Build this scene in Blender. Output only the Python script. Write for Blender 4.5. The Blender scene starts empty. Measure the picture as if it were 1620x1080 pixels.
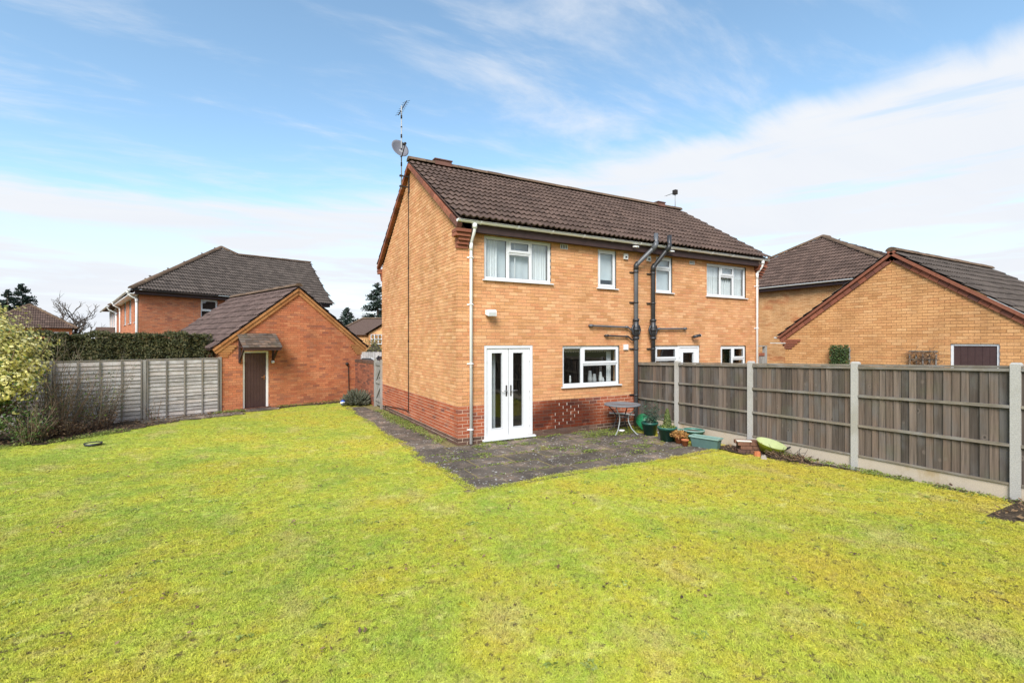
import bpy, math, random
from mathutils import Matrix, Vector, noise
R = math.radians
rng = random.Random(7)
sc = bpy.context.scene
col = sc.collection

# ------------------------------------------------------------------ camera
CAM = Vector((-3.936, -9.459, 2.195))
_n = math.hypot(.875, .485)
CS, SN = .875/_n, .485/_n
RIGHT = Vector((CS, -SN, 0)); FWD = Vector((SN, CS, 0))
cd = bpy.data.cameras.new('camera'); cam = bpy.data.objects.new('camera', cd); col.objects.link(cam)
cam.location = CAM; cam.rotation_euler = (R(90), 0, -math.atan2(SN, CS))
cd.sensor_width = 36; cd.lens = 17.0; cd.clip_start = .05; cd.clip_end = 3000
sc.camera = cam

# ------------------------------------------------------------------ sky, sun, exposure
SUN_DIR = Vector((-.58, -.66, .75)).normalized()
w = bpy.data.worlds.new('World'); sc.world = w; w.use_nodes = True
nt = w.node_tree; N = nt.nodes; L = nt.links; N.clear()
def wn(t, **k):
    n = N.new(t)
    for a, b in k.items(): setattr(n, a, b)
    return n
def wmath(op, a, b=None, c=None, clamp=False):
    n = wn('ShaderNodeMath', operation=op, use_clamp=clamp)
    for i, v in enumerate((a, b, c)):
        if v is None: continue
        if isinstance(v, (int, float)): n.inputs[i].default_value = v
        else: L.new(v, n.inputs[i])
    return n.outputs[0]
sky = wn('ShaderNodeTexSky', sky_type='NISHITA', sun_disc=False)
sky.sun_elevation = math.asin(SUN_DIR.z); sky.sun_rotation = math.atan2(SUN_DIR.x, SUN_DIR.y)
sky.air_density = 1.0; sky.dust_density = .4; sky.ozone_density = 2.2
hs = wn('ShaderNodeHueSaturation'); hs.inputs['Hue'].default_value = .487; hs.inputs['Saturation'].default_value = 1.0; hs.inputs['Value'].default_value = 1.4
L.new(sky.outputs[0], hs.inputs['Color'])
tc = wn('ShaderNodeTexCoord'); sep = wn('ShaderNodeSeparateXYZ'); L.new(tc.outputs['Generated'], sep.inputs[0])
dx, dy, dz = sep.outputs
inv = wmath('DIVIDE', 1.0, wmath('ADD', wmath('MAXIMUM', dz, 0.0), .16))
cmb = wn('ShaderNodeCombineXYZ'); L.new(wmath('MULTIPLY', dx, inv), cmb.inputs[0]); L.new(wmath('MULTIPLY', dy, inv), cmb.inputs[1])
mp = wn('ShaderNodeMapping'); mp.inputs['Rotation'].default_value = (0, 0, R(40)); mp.inputs['Scale'].default_value = (.5, 1.35, 1); L.new(cmb.outputs[0], mp.inputs[0])
def wnoise(scale, detail, vec, dist=0.0, rough=.55):
    n = wn('ShaderNodeTexNoise'); n.inputs['Scale'].default_value = scale; n.inputs['Detail'].default_value = detail
    n.inputs['Distortion'].default_value = dist; n.inputs['Roughness'].default_value = rough; L.new(vec, n.inputs['Vector']); return n.outputs[0]
n1 = wnoise(1.5, 9, mp.outputs[0], .5, .58)
n2 = wnoise(2.2, 10, mp.outputs[0], .35, .62)
mp3 = wn('ShaderNodeMapping'); mp3.inputs['Scale'].default_value = (1.6, 1.6, 17); L.new(tc.outputs['Generated'], mp3.inputs[0])
n3 = wnoise(1.7, 5, mp3.outputs[0], .3)
side = wmath('ADD', wmath('MULTIPLY', dx, RIGHT.x), wmath('MULTIPLY', dy, RIGHT.y))
edge = wmath('ADD', wmath('MULTIPLY', side, .13), .332)
mr = wn('ShaderNodeMapRange', interpolation_type='SMOOTHSTEP')
L.new(wmath('ADD', wmath('SUBTRACT', edge, dz), wmath('MULTIPLY', wmath('SUBTRACT', n1, .5), .18)), mr.inputs[0])
mr.inputs[1].default_value = -.012; mr.inputs[2].default_value = .042; mr.inputs[3].default_value = 0; mr.inputs[4].default_value = 1
thin = wn('ShaderNodeMapRange', interpolation_type='SMOOTHSTEP'); L.new(n3, thin.inputs[0])
thin.inputs[1].default_value = .34; thin.inputs[2].default_value = .52; thin.inputs[3].default_value = .6; thin.inputs[4].default_value = 1
cir = wn('ShaderNodeMapRange', interpolation_type='SMOOTHSTEP'); L.new(n2, cir.inputs[0])
cir.inputs[1].default_value = .46; cir.inputs[2].default_value = .74; cir.inputs[3].default_value = 0.04; cir.inputs[4].default_value = .72
cover = wmath('MAXIMUM', wmath('MULTIPLY', mr.outputs[0], thin.outputs[0]), cir.outputs[0], clamp=True)
ccol = wn('ShaderNodeMix', data_type='RGBA'); L.new(n1, ccol.inputs[0])
ccol.inputs[6].default_value = (4.45, 4.75, 5.25, 1); ccol.inputs[7].default_value = (5.3, 5.4, 5.55, 1)
mix = wn('ShaderNodeMix', data_type='RGBA'); L.new(cover, mix.inputs[0]); L.new(hs.outputs[0], mix.inputs[6]); L.new(ccol.outputs[2], mix.inputs[7])
bg = wn('ShaderNodeBackground'); bg.inputs[1].default_value = .1; L.new(mix.outputs[2], bg.inputs[0])
wo = wn('ShaderNodeOutputWorld'); L.new(bg.outputs[0], wo.inputs[0])
sd = bpy.data.lights.new('sun', 'SUN'); sd.energy = 3.1; sd.angle = R(28); sd.color = (1, .955, .89)
so = bpy.data.objects.new('sun', sd); col.objects.link(so); so.rotation_euler = SUN_DIR.to_track_quat('Z', 'Y').to_euler(); so.location = (0, 0, 30)
vs = sc.view_settings; vs.view_transform = 'Standard'; vs.look = 'None'; vs.gamma = 1; vs.exposure = 0.85; vs.use_curve_mapping = False
sc.cycles.max_bounces = 6; sc.cycles.transparent_max_bounces = 12; sc.cycles.caustics_reflective = False; sc.cycles.caustics_refractive = False

# ------------------------------------------------------------------ helpers
class MB:
    """collects faces of ONE mesh"""
    def __init__(s, M=None): s.v = []; s.f = []; s.m = []; s.M = M; s.sm = []
    def add(s, vs_, fs, m=0, smooth=False):
        b = len(s.v)
        if s.M is not None: vs_ = [s.M @ Vector(p) for p in vs_]
        s.v.extend([tuple(p) for p in vs_])
        for f in fs: s.f.append([b+i for i in f]); s.m.append(m); s.sm.append(smooth)
    def box(s, x0, y0, z0, x1, y1, z1, m=0):
        s.add([(x0,y0,z0),(x1,y0,z0),(x1,y1,z0),(x0,y1,z0),(x0,y0,z1),(x1,y0,z1),(x1,y1,z1),(x0,y1,z1)],
              [(0,3,2,1),(4,5,6,7),(0,1,5,4),(1,2,6,5),(2,3,7,6),(3,0,4,7)], m)
    def prism(s, pts, axis, a, b, m=0):
        """polygon pts in the plane across axis ('x': (y,z), 'y': (x,z), 'z': (x,y)) from a to b"""
        def P(p, t): return {'x': (t, p[0], p[1]), 'y': (p[0], t, p[1]), 'z': (p[0], p[1], t)}[axis]
        n = len(pts)
        s.add([P(p, a) for p in pts]+[P(p, b) for p in pts], [tuple(range(n))[::-1], tuple(range(n, 2*n))]+[(i, (i+1) % n, n+(i+1) % n, n+i) for i in range(n)], m)
    def beam(s, p, q, w_, h, m=0, up=(0, 0, 1)):
        """bar from p to q, w_ across, h in the up direction (centred)"""
        p = Vector(p); q = Vector(q); d = (q-p).normalized(); a = d.cross(Vector(up)).normalized(); u = a.cross(d)
        vs_ = [e + a*(w_/2*sx) + u*(h/2*sz) for e in (p, q) for sx, sz in ((-1,-1),(1,-1),(1,1),(-1,1))]
        s.add(vs_, [(0,1,2,3),(7,6,5,4),(0,4,5,1),(1,5,6,2),(2,6,7,3),(3,7,4,0)], m)
    def tube(s, path, r, seg=8, m=0, cap=True):
        path = [Vector(p) for p in path]; n = len(path); rs = r if isinstance(r, (list, tuple)) else [r]*n
        vs_ = []; ref = None
        for i, p in enumerate(path):
            d = (path[min(i+1, n-1)]-path[max(i-1, 0)]).normalized()
            if ref is None: ref = Vector((0, 0, 1)) if abs(d.z) < .9 else Vector((1, 0, 0))
            a = d.cross(ref).normalized(); b = a.cross(d).normalized(); ref = b
            for k in range(seg):
                t = 2*math.pi*k/seg; vs_.append(p + (a*math.cos(t)+b*math.sin(t))*rs[i])
        fs = [(i*seg+k, i*seg+(k+1) % seg, (i+1)*seg+(k+1) % seg, (i+1)*seg+k) for i in range(n-1) for k in range(seg)]
        if cap: fs += [tuple(range(seg))[::-1], tuple(range((n-1)*seg, n*seg))]
        s.add(vs_, fs, m, True)
    def lathe(s, prof, seg=24, c=(0, 0, 0), m=0, T=None):
        vs_ = [Vector((r*math.cos(2*math.pi*k/seg), r*math.sin(2*math.pi*k/seg), z)) for r, z in prof for k in range(seg)]
        if T is not None: vs_ = [T @ p for p in vs_]
        vs_ = [p+Vector(c) for p in vs_]
        n = len(prof)
        s.add(vs_, [(i*seg+k, i*seg+(k+1) % seg, (i+1)*seg+(k+1) % seg, (i+1)*seg+k) for i in range(n-1) for k in range(seg)], m, True)
    def build(s, name, mats, parent=None, loc=None, rotz=0, kind=None):
        me = bpy.data.meshes.new(name); me.from_pydata(s.v, [], s.f)
        mats = mats if isinstance(mats, (list, tuple)) else [mats]
        for k in mats: me.materials.append(k)
        me.polygons.foreach_set('material_index', s.m); me.polygons.foreach_set('use_smooth', s.sm); me.update()
        o = bpy.data.objects.new(name, me); col.objects.link(o)
        if parent: o.parent = parent
        if loc is not None: o.location = loc
        o.rotation_euler = (0, 0, rotz)
        if kind: o['kind'] = kind
        return o
def tag(o, label, cat, group=None):
    o['label'] = label; o['category'] = cat
    if group: o['group'] = group
    return o
def thing(name, label, cat, loc=(0, 0, 0), rotz=0, group=None):
    o = bpy.data.objects.new(name, None); col.objects.link(o); o.location = loc; o.rotation_euler = (0, 0, rotz); o.empty_display_size = .2
    return tag(o, label, cat, group)
def inst(src, name, parent, mw, mats=None):
    o = bpy.data.objects.new(name, src); col.objects.link(o); o.parent = parent; o.matrix_local = mw; return o
def frame(O, ang): return Matrix.Translation(Vector(O)) @ Matrix.Rotation(ang, 4, 'Z')
def W(x, d, z=0):
    p = CAM + RIGHT*x + FWD*d; return Vector((p.x, p.y, z))
def px(x, y, d): return W((x-810)/765*d, d, CAM.z-(y-540)/765*d)
def structure(o): o['kind'] = 'structure'; return o

# ------------------------------------------------------------------ materials
class NT:
    def __init__(s, name):
        s.mat = bpy.data.materials.new(name); s.mat.use_nodes = True; s.t = s.mat.node_tree; s.n = s.t.nodes; s.l = s.t.links
        s.b = s.n['Principled BSDF']; s.geo = s.n.new('ShaderNodeNewGeometry'); s.oi = s.n.new('ShaderNodeObjectInfo')
        s.pos = s.geo.outputs['Position']
    def new(s, t, **k):
        n = s.n.new(t)
        for a, b in k.items(): setattr(n, a, b)
        return n
    def put(s, sock, v):
        if isinstance(v, (int, float)): sock.default_value = v
        elif isinstance(v, tuple): sock.default_value = v if len(v) != 3 or sock.type == 'VECTOR' else (*v, 1)
        else: s.l.new(v, sock)
    def math(s, op, a, b=None, clamp=False):
        n = s.new('ShaderNodeMath', operation=op, use_clamp=clamp); s.put(n.inputs[0], a)
        if b is not None: s.put(n.inputs[1], b)
        return n.outputs[0]
    def noise(s, scale, detail=4, stretch=None, dist=0, vec=None, rough=.55):
        v = vec or s.pos
        if stretch:
            m = s.new('ShaderNodeMapping'); m.inputs['Scale'].default_value = stretch; s.l.new(v, m.inputs[0]); v = m.outputs[0]
        n = s.new('ShaderNodeTexNoise'); n.inputs['Scale'].default_value = scale; n.inputs['Detail'].default_value = detail; n.inputs['Distortion'].default_value = dist
        n.inputs['Roughness'].default_value = rough; s.l.new(v, n.inputs['Vector']); return n.outputs[0]
    def rnd(s): return s.math('FRACT', s.math('ADD', s.oi.outputs['Random'], s.geo.outputs['Random Per Island']))
    def ramp(s, fac, stops, interp='LINEAR'):
        r = s.new('ShaderNodeValToRGB'); r.color_ramp.interpolation = interp; e = r.color_ramp.elements
        while len(e) < len(stops): e.new(.5)
        for k, (p, c) in zip(e, stops): k.position = p; k.color = (*c, 1) if isinstance(c, tuple) else (c, c, c, 1)
        s.put(r.inputs[0], fac); return r.outputs[0]
    def step(s, v, a, b, lo=0., hi=1.):
        n = s.new('ShaderNodeMapRange', interpolation_type='SMOOTHSTEP'); s.put(n.inputs[0], v)
        for i, k in enumerate((a, b, lo, hi)): n.inputs[i+1].default_value = k
        return n.outputs[0]
    def mix(s, fac, a, b, mode='MIX'):
        n = s.new('ShaderNodeMix', data_type='RGBA', blend_type=mode); s.put(n.inputs[0], fac); s.put(n.inputs[6], a); s.put(n.inputs[7], b); return n.outputs[2]
    def bump(s, h, dist=.01, strength=.6):
        b = s.new('ShaderNodeBump'); b.inputs['Strength'].default_value = strength; b.inputs['Distance'].default_value = dist
        s.l.new(h, b.inputs['Height']); s.l.new(b.outputs[0], s.b.inputs['Normal'])
    def done(s, color, rough=.85, spec=.3):
        s.put(s.b.inputs['Base Color'], color); s.put(s.b.inputs['Roughness'], rough); s.b.inputs['Specular IOR Level'].default_value = spec
        return s.mat
def stops(*cs): return [(i/(len(cs)-1), c) for i, c in enumerate(cs)]
def sc3(c, k): return tuple(x*k for x in c)

def mk(name, c, rough=.8, var=.12, scale=8, detail=4, stretch=None, bump=0, bscale=60, spec=.3, rv=.0):
    """plain surface: colour c varied by noise and, by rv, from piece to piece"""
    t = NT(name); n = t.noise(scale, detail, stretch)
    cc = t.ramp(n, [(.25, sc3(c, 1-var)), (.75, sc3(c, 1+var))])
    if rv: cc = t.mix(1, cc, t.ramp(t.rnd(), [(0, 1-rv), (1, 1+rv)]), 'MULTIPLY')
    if bump: t.bump(t.noise(bscale, 3, stretch), bump)
    return t.done(cc, rough, spec)

def brick_mat(name, cols, patch=None, stain=False, dirt=.25):
    t = NT(name); r = t.rnd()
    c = t.ramp(r, stops(*cols))
    if patch: c = t.mix(t.step(t.noise(.9, 3, (1, 1, 2.2)), .52, .66), c, t.ramp(r, stops(*patch)))
    c = t.mix(1, c, t.ramp(t.noise(42, 5), [(.25, .74), (.75, 1.2)]), 'MULTIPLY')
    c = t.mix(1, c, t.ramp(t.noise(1.6, 5, (1, 1, .55)), [(.3, 1-dirt), (.6, 1.04)]), 'MULTIPLY')
    if stain: c = stain_mix(t, c)
    t.bump(t.noise(120, 4), .004, .5)
    return t.done(c, .92, .2)
def stain_mask(t):
    """damp patch spreading over the rear wall below the kitchen window"""
    s = t.new('ShaderNodeSeparateXYZ'); t.l.new(t.pos, s.inputs[0])
    ax = t.math('DIVIDE', t.math('SUBTRACT', s.outputs[0], 2.7), 1.35); az = t.math('DIVIDE', t.math('SUBTRACT', s.outputs[2], .30), .72)
    d = t.math('ADD', t.math('MULTIPLY', ax, ax), t.math('MULTIPLY', az, az))
    on = t.math('LESS_THAN', t.math('ABSOLUTE', s.outputs[1]), .2)
    return t.math('MULTIPLY', t.math('MULTIPLY', t.step(d, 1.15, .25), t.step(t.noise(3.2, 5, (1, 1, .8)), .2, .44)), on)
def stain_mix(t, c): return t.mix(t.math('MULTIPLY', stain_mask(t), .9), c, t.mix(1, c, (.24, .15, .125), 'MULTIPLY'))

BUFF = brick_mat('buff_brick', [(.51,.245,.105), (.61,.31,.14), (.65,.345,.165), (.60,.285,.135), (.71,.40,.205), (.64,.31,.15), (.56,.25,.115)], dirt=.15)
BUFF_RED = brick_mat('buff_brick_patchy', [(.56,.28,.12), (.64,.35,.155), (.70,.40,.19), (.63,.33,.14)], patch=[(.50,.19,.08), (.58,.26,.11)])
BUFF_G = brick_mat('buff_brick_garage', [(.50,.25,.10), (.59,.31,.13), (.64,.35,.15), (.56,.275,.115), (.67,.39,.18)], dirt=.2)
REDB = brick_mat('red_brick', [(.33,.085,.042), (.42,.12,.055), (.37,.10,.046), (.45,.15,.075), (.20,.075,.055)], stain=True, dirt=.2)
DPCB = brick_mat('dark_base_brick', [(.10,.06,.045), (.15,.085,.06), (.12,.075,.06)], dirt=.3)
ORNG = brick_mat('orange_brick', [(.52,.18,.085), (.60,.225,.11), (.45,.145,.075), (.62,.26,.13), (.34,.125,.08)], dirt=.25)
ORNG2 = brick_mat('orange_red_brick', [(.55,.19,.095), (.63,.24,.12), (.50,.165,.085), (.60,.26,.14), (.38,.14,.09)], dirt=.15)
REDV = brick_mat('red_verge_brick', [(.28,.10,.06), (.33,.125,.075), (.25,.09,.055), (.15,.07,.055)], dirt=.25)
OLDB = brick_mat('dirty_brick', [(.17,.085,.055), (.22,.11,.07), (.14,.08,.06)], dirt=.4)
def mortar_mat(name, c, stain=False):
    t = NT(name); k = t.ramp(t.noise(18, 5), [(.3, sc3(c, .7)), (.7, sc3(c, 1.2))])
    if stain:
        s = t.new('ShaderNodeSeparateXYZ'); t.l.new(t.pos, s.inputs[0])
        k = t.mix(t.math('LESS_THAN', s.outputs[2], .82), k, t.ramp(t.noise(22, 4), [(.3, (.66,.50,.37)), (.7, (.80,.66,.52))]))
        k = t.mix(t.math('MULTIPLY', stain_mask(t), .9), k, (.04, .028, .022))
    return t.done(k, .95, .1)
MORT = mortar_mat('buff_mortar', (.41, .25, .14), True)
MORT_O = mortar_mat('brown_mortar', (.34, .19, .10))
MORT_W = mk('pale_mortar', (.74, .66, .56), .9, .1)
def tile_mat(name, base, lichen):
    t = NT(name); r = t.rnd()
    c = t.ramp(r, [(0, sc3(base, .78)), (.5, base), (1, sc3(base, 1.25))])
    c = t.mix(1, c, t.ramp(t.noise(14, 6), [(.3, .7), (.7, 1.25)]), 'MULTIPLY')
    c = t.mix(t.step(t.noise(5, 6, rough=.7), .60, .74, 0, .7), c, lichen)
    c = t.mix(t.step(t.noise(38, 2), .735, .77, 0, .75), c, (.42, .4, .34))
    t.bump(t.noise(90, 4), .006, .5)
    return t.done(c, .9, .25)
TILE = tile_mat('brown_roof_tile', (.10, .066, .052), (.19, .145, .10))
TILE_D = tile_mat('charcoal_roof_tile', (.080, .064, .054), (.17, .14, .10))
TILE_P = tile_mat('plum_roof_tile', (.105, .072, .062), (.20, .155, .12))
RIDGE = tile_mat('mossy_ridge_tile', (.13, .085, .055), (.23, .19, .07))
UPVC = mk('white_upvc', (.68, .69, .70), .3, .02, spec=.5)
UPVC_G = mk('white_gutter_plastic', (.80, .80, .79), .4, .07, 5, spec=.5)
FASC = mk('dark_brown_board', (.055, .032, .03), .6, .2, 6)
BLACKP = mk('black_plastic_pipe', (.028, .029, .032), .42, .25, 4, spec=.5)
GREYP = mk('grey_plastic_pipe', (.10, .105, .115), .4, .18, 4, spec=.5)
CABLE = mk('black_cable', (.03, .022, .018), .6)
CHROME = mk('brushed_steel', (.42, .42, .42), .35, .1); CHROME.node_tree.nodes['Principled BSDF'].inputs['Metallic'].default_value = .9
GALV = mk('galvanised_metal', (.34, .35, .36), .5, .15)
RUBBER = mk('black_gasket', (.02, .02, .02), .6)
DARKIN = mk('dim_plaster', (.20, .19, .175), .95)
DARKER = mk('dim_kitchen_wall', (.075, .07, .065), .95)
CURT = mk('white_net_curtain', (.78, .79, .80), .9, .05)
BLIND = mk('grey_roller_blind', (.62, .67, .70), .9, .05)
PELMET = mk('cream_lace', (.55, .48, .44), .9, .1, 40)
WHITEC = mk('white_china', (.75, .75, .74), .3)
STEEL = mk('kettle_steel', (.5, .5, .5), .25)
def glass_mat():
    m = bpy.data.materials.new('window_glass'); m.use_nodes = True; t = m.node_tree; n = t.nodes; n.clear()
    tr = n.new('ShaderNodeBsdfTransparent'); tr.inputs[0].default_value = (.86, .9, .9, 1)
    gl = n.new('ShaderNodeBsdfGlossy'); gl.inputs['Roughness'].default_value = .01; gl.inputs[0].default_value = (.95, .97, 1, 1)
    nz = n.new('ShaderNodeTexNoise'); nz.inputs['Scale'].default_value = 1.1; bp = n.new('ShaderNodeBump'); bp.inputs['Strength'].default_value = .12; bp.inputs['Distance'].default_value = .05
    tcn = n.new('ShaderNodeNewGeometry'); t.links.new(tcn.outputs['Position'], nz.inputs['Vector']); t.links.new(nz.outputs[0], bp.inputs['Height']); t.links.new(bp.outputs[0], gl.inputs['Normal'])
    fr = n.new('ShaderNodeFresnel'); io = n.new('ShaderNodeMapRange'); io.inputs[3].default_value = 1.5; io.inputs[4].default_value = 1/1.5
    t.links.new(tcn.outputs['Backfacing'], io.inputs[0]); t.links.new(io.outputs[0], fr.inputs[0])   # same reflectance from both sides
    mu = n.new('ShaderNodeMath'); mu.operation = 'MULTIPLY'; mu.inputs[1].default_value = 2.6; mu.use_clamp = True; t.links.new(fr.outputs[0], mu.inputs[0])
    mx = n.new('ShaderNodeMixShader'); t.links.new(mu.outputs[0], mx.inputs[0]); t.links.new(tr.outputs[0], mx.inputs[1]); t.links.new(gl.outputs[0], mx.inputs[2])
    o = n.new('ShaderNodeOutputMaterial'); t.links.new(mx.outputs[0], o.inputs[0]); return m
GLASS = glass_mat()
def wood_mat(name, c, rv, grain_dir='z', green=0, streak=(.55, 1.3)):
    t = NT(name); st = {'z': (34, 34, 1.3), 'x': (1.3, 34, 34), 'h': (3, 3, 60)}[grain_dir]
    r = t.rnd()
    cc = t.ramp(r, [(0, sc3(c, 1-rv)), (.45, c), (.8, (c[0]*(1+rv*.9), c[1]*(1+rv*.6), c[2]*(1+rv*.4))), (1, sc3(c, 1+rv*1.2))])
    off = t.new('ShaderNodeVectorMath', operation='ADD'); t.l.new(t.pos, off.inputs[0]); cb = t.new('ShaderNodeCombineXYZ')
    t.l.new(t.math('MULTIPLY', r, 37.0), cb.inputs[2]); t.l.new(cb.outputs[0], off.inputs[1])
    g = t.noise(1, 6, st, .8, off.outputs[0])
    cc = t.mix(1, cc, t.ramp(g, [(.28, streak[0]), (.5, .95), (.74, streak[1])]), 'MULTIPLY')
    kn = t.new('ShaderNodeTexVoronoi'); kn.inputs['Scale'].default_value = 4.2; kn.inputs['Randomness'].default_value = 1
    mpp = t.new('ShaderNodeMapping'); mpp.inputs['Scale'].default_value = (1.3, 1.3, .9) if grain_dir != 'h' else (.7, .7, 1.6); t.l.new(off.outputs[0], mpp.inputs[0]); t.l.new(mpp.outputs[0], kn.inputs['Vector'])
    k = kn.outputs['Distance']
    cc = t.mix(t.step(k, .09, .04, 0, .8), cc, sc3(c, .3)); cc = t.mix(t.math('MULTIPLY', t.math('MULTIPLY', t.step(k, .08, .1), t.step(k, .19, .12)), .6), cc, sc3(c, 1.45))
    cc = t.mix(t.step(t.noise(3.1, 5, (1, 1, .45), vec=off.outputs[0]), .45, .68, 0, .55), cc, (c[1]*1.45, c[1]*1.42, c[1]*1.38))
    if green:
        cc = t.mix(t.math('MULTIPLY', t.step(t.noise(2.2, 5), .5, .72), green), cc, (.09, .10, .05))
    t.bump(g, .004, .6)
    return t.done(cc, .9, .2)
FENCE = wood_mat('weathered_fence_board', (.108, .086, .070), .45, 'z', .25)
RAIL = wood_mat('weathered_rail', (.21, .18, .142), .12, 'h', .3)
LAP = wood_mat('silver_grey_lap_slat', (.40, .375, .355), .2, 'h', .1, (.6, 1.2))
LAPB = wood_mat('grey_brown_batten', (.22, .195, .165), .15, 'z', .35)
GATEW = wood_mat('grey_gate_wood', (.26, .25, .23), .15, 'z', .2)
SHAKE = wood_mat('weathered_canopy_shingle', (.12, .088, .066), .5, 'h', .2)
BROWN = mk('dark_brown_paint', (.062, .034, .032), .45, .15, 10, spec=.4)
def concrete(name, c, stain=(.42, .36, .2), k=.6):
    t = NT(name); cc = t.ramp(t.noise(140, 4), [(.3, sc3(c, .72)), (.7, sc3(c, 1.18))])
    cc = t.mix(t.math('MULTIPLY', t.step(t.noise(2.6, 6, (1, 1, .7)), .5, .7), k), cc, stain)
    t.bump(t.noise(160, 3), .004, .4)
    return t.done(cc, .92, .2)
POST = concrete('speckled_concrete', (.43, .415, .385), (.30, .28, .23), .6)
GRAVB = concrete('stained_concrete_board', (.50, .425, .335), (.36, .26, .14), .85)
def slab_mat():
    t = NT('lichened_paving'); r = t.rnd()
    c = t.ramp(t.noise(2.2, 7, rough=.65), [(.3, (.06, .049, .04)), (.52, (.115, .094, .074)), (.68, (.25, .18, .13))])
    c = t.mix(1, c, t.ramp(r, [(0, .8), (1, 1.25)]), 'MULTIPLY')
    c = t.mix(1, c, t.ramp(t.noise(75, 4), [(.3, .65), (.7, 1.35)]), 'MULTIPLY')
    c = t.mix(t.step(t.noise(1.7, 5), .55, .75, 0, .45), c, (.12, .115, .05))
    nv = t.noise(9, 3); add = t.new('ShaderNodeVectorMath', operation='ADD'); cb = t.new('ShaderNodeCombineXYZ'); t.l.new(t.math('MULTIPLY', nv, .1), cb.inputs[0]); t.l.new(t.pos, add.inputs[0]); t.l.new(cb.outputs[0], add.inputs[1])
    for s, th, k in ((11, .2, .85), (25, .24, .8)):
        v = t.new('ShaderNodeTexVoronoi'); v.inputs['Scale'].default_value = s; t.l.new(add.outputs[0], v.inputs['Vector'])
        sep_ = t.new('ShaderNodeSeparateColor'); t.l.new(v.outputs['Color'], sep_.inputs[0])
        rad = t.math('MULTIPLY', sep_.outputs[0], th*1.5)
        hit = t.math('MULTIPLY', t.step(t.math('SUBTRACT', v.outputs['Distance'], rad), .0, -.05), t.math('GREATER_THAN', sep_.outputs[1], .38))
        c = t.mix(t.math('MULTIPLY', t.math('MULTIPLY', hit, k), t.step(t.noise(1.3, 2), .38, .56, .25, 1)), c, (.55, .54, .5))
    t.bump(t.noise(60, 5), .006, .6)
    return t.done(c, .9, .25)
SLAB = slab_mat()
def soil_mat(name, a, b, c):
    t = NT(name); k = t.ramp(t.noise(22, 7, rough=.7), [(.3, a), (.5, b), (.72, c)]); t.bump(t.noise(40, 5), .03, .8); return t.done(k, .95, .1)
SOIL = soil_mat('dark_soil', (.035, .026, .018), (.075, .055, .038), (.15, .11, .075))
JOINT = soil_mat('mossy_joint', (.09, .075, .04), (.22, .18, .08), (.36, .28, .16))
GROUND = soil_mat('rough_ground', (.07, .075, .03), (.12, .12, .045), (.17, .15, .07))
TARMAC = soil_mat('tarmac', (.05, .05, .05), (.07, .07, .068), (.095, .09, .085))
def lawn_color(t, blade):
    n1 = t.noise(.55, 4, rough=.6); n2 = t.noise(2.3, 5, rough=.65); n3 = t.noise(13, 4); n4 = t.noise(1.15, 5, vec=None, stretch=(1.3, .8, 1))
    G = (.40, .52, .08); Y = (.63, .59, .075); S = (.65, .53, .24); P = (.76, .74, .23); D = (.24, .28, .08)
    f = t.math('ADD', t.math('MULTIPLY', n1, .62), t.math('MULTIPLY', n2, .38))
    sx = t.new('ShaderNodeSeparateXYZ'); t.l.new(t.pos, sx.inputs[0])
    c = t.ramp(t.math('ADD', f, t.math('MULTIPLY', t.math('ADD', sx.outputs[0], 3.0), .012)), [(.39, G), (.49, (.54, .60, .08)), (.59, Y), (.68, (.67, .56, .08))])
    c = t.mix(t.step(n4, .52, .72, 0, .5), c, S)
    c = t.mix(t.step(t.noise(3.1, 4, (1, 1.4, 1)), .58, .72, 0, .75), c, P)
    c = t.mix(t.step(t.noise(5.5, 5, rough=.7), .60, .74, 0, .7), c, D)
    c = t.mix(t.step(n3, .42, .74, 0, .42), c, (.54, .40, .16))
    c = t.mix(t.step(t.noise(7.5, 5, rough=.7), .60, .70, 0, .5), c, (.62, .50, .04))
    c = t.mix(t.math('MULTIPLY', t.step(t.noise(17, 3), .60, .68), t.step(n1, .35, .6, .35, .9)), c, (.16, .12, .06))
    return c
def grass_mat(name, blade):
    t = NT(name); c = lawn_color(t, blade)
    if blade:
        c = t.mix(1, c, t.ramp(t.rnd(), [(0, .75), (.6, 1.05), (1, 1.35)]), 'MULTIPLY')
        tr = t.new('ShaderNodeBsdfTranslucent'); t.put(tr.inputs[0], c); mx = t.new('ShaderNodeMixShader'); mx.inputs[0].default_value = .3
        up = t.new('ShaderNodeVectorMath', operation='NORMALIZE'); ad = t.new('ShaderNodeVectorMath', operation='ADD'); sl = t.new('ShaderNodeVectorMath', operation='SCALE'); sl.inputs['Scale'].default_value = .3
        t.l.new(t.geo.outputs['Normal'], sl.inputs[0]); t.l.new(sl.outputs[0], ad.inputs[0]); ad.inputs[1].default_value = (0, 0, 1); t.l.new(ad.outputs[0], up.inputs[0]); t.l.new(up.outputs[0], t.b.inputs['Normal'])
        t.done(c, .75, .15); t.l.new(t.b.outputs[0], mx.inputs[1]); t.l.new(tr.outputs[0], mx.inputs[2]); t.l.new(mx.outputs[0], t.n['Material Output'].inputs[0])
        return t.mat
    c = t.mix(1, c, t.ramp(t.noise(90, 4), [(.3, .62), (.7, 1.15)]), 'MULTIPLY')
    t.bump(t.noise(70, 4), .02, .7)
    return t.done(c, .95, .1)
LAWN = grass_mat('mossy_lawn', False); BLADE = grass_mat('grass_blade', True)
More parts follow.
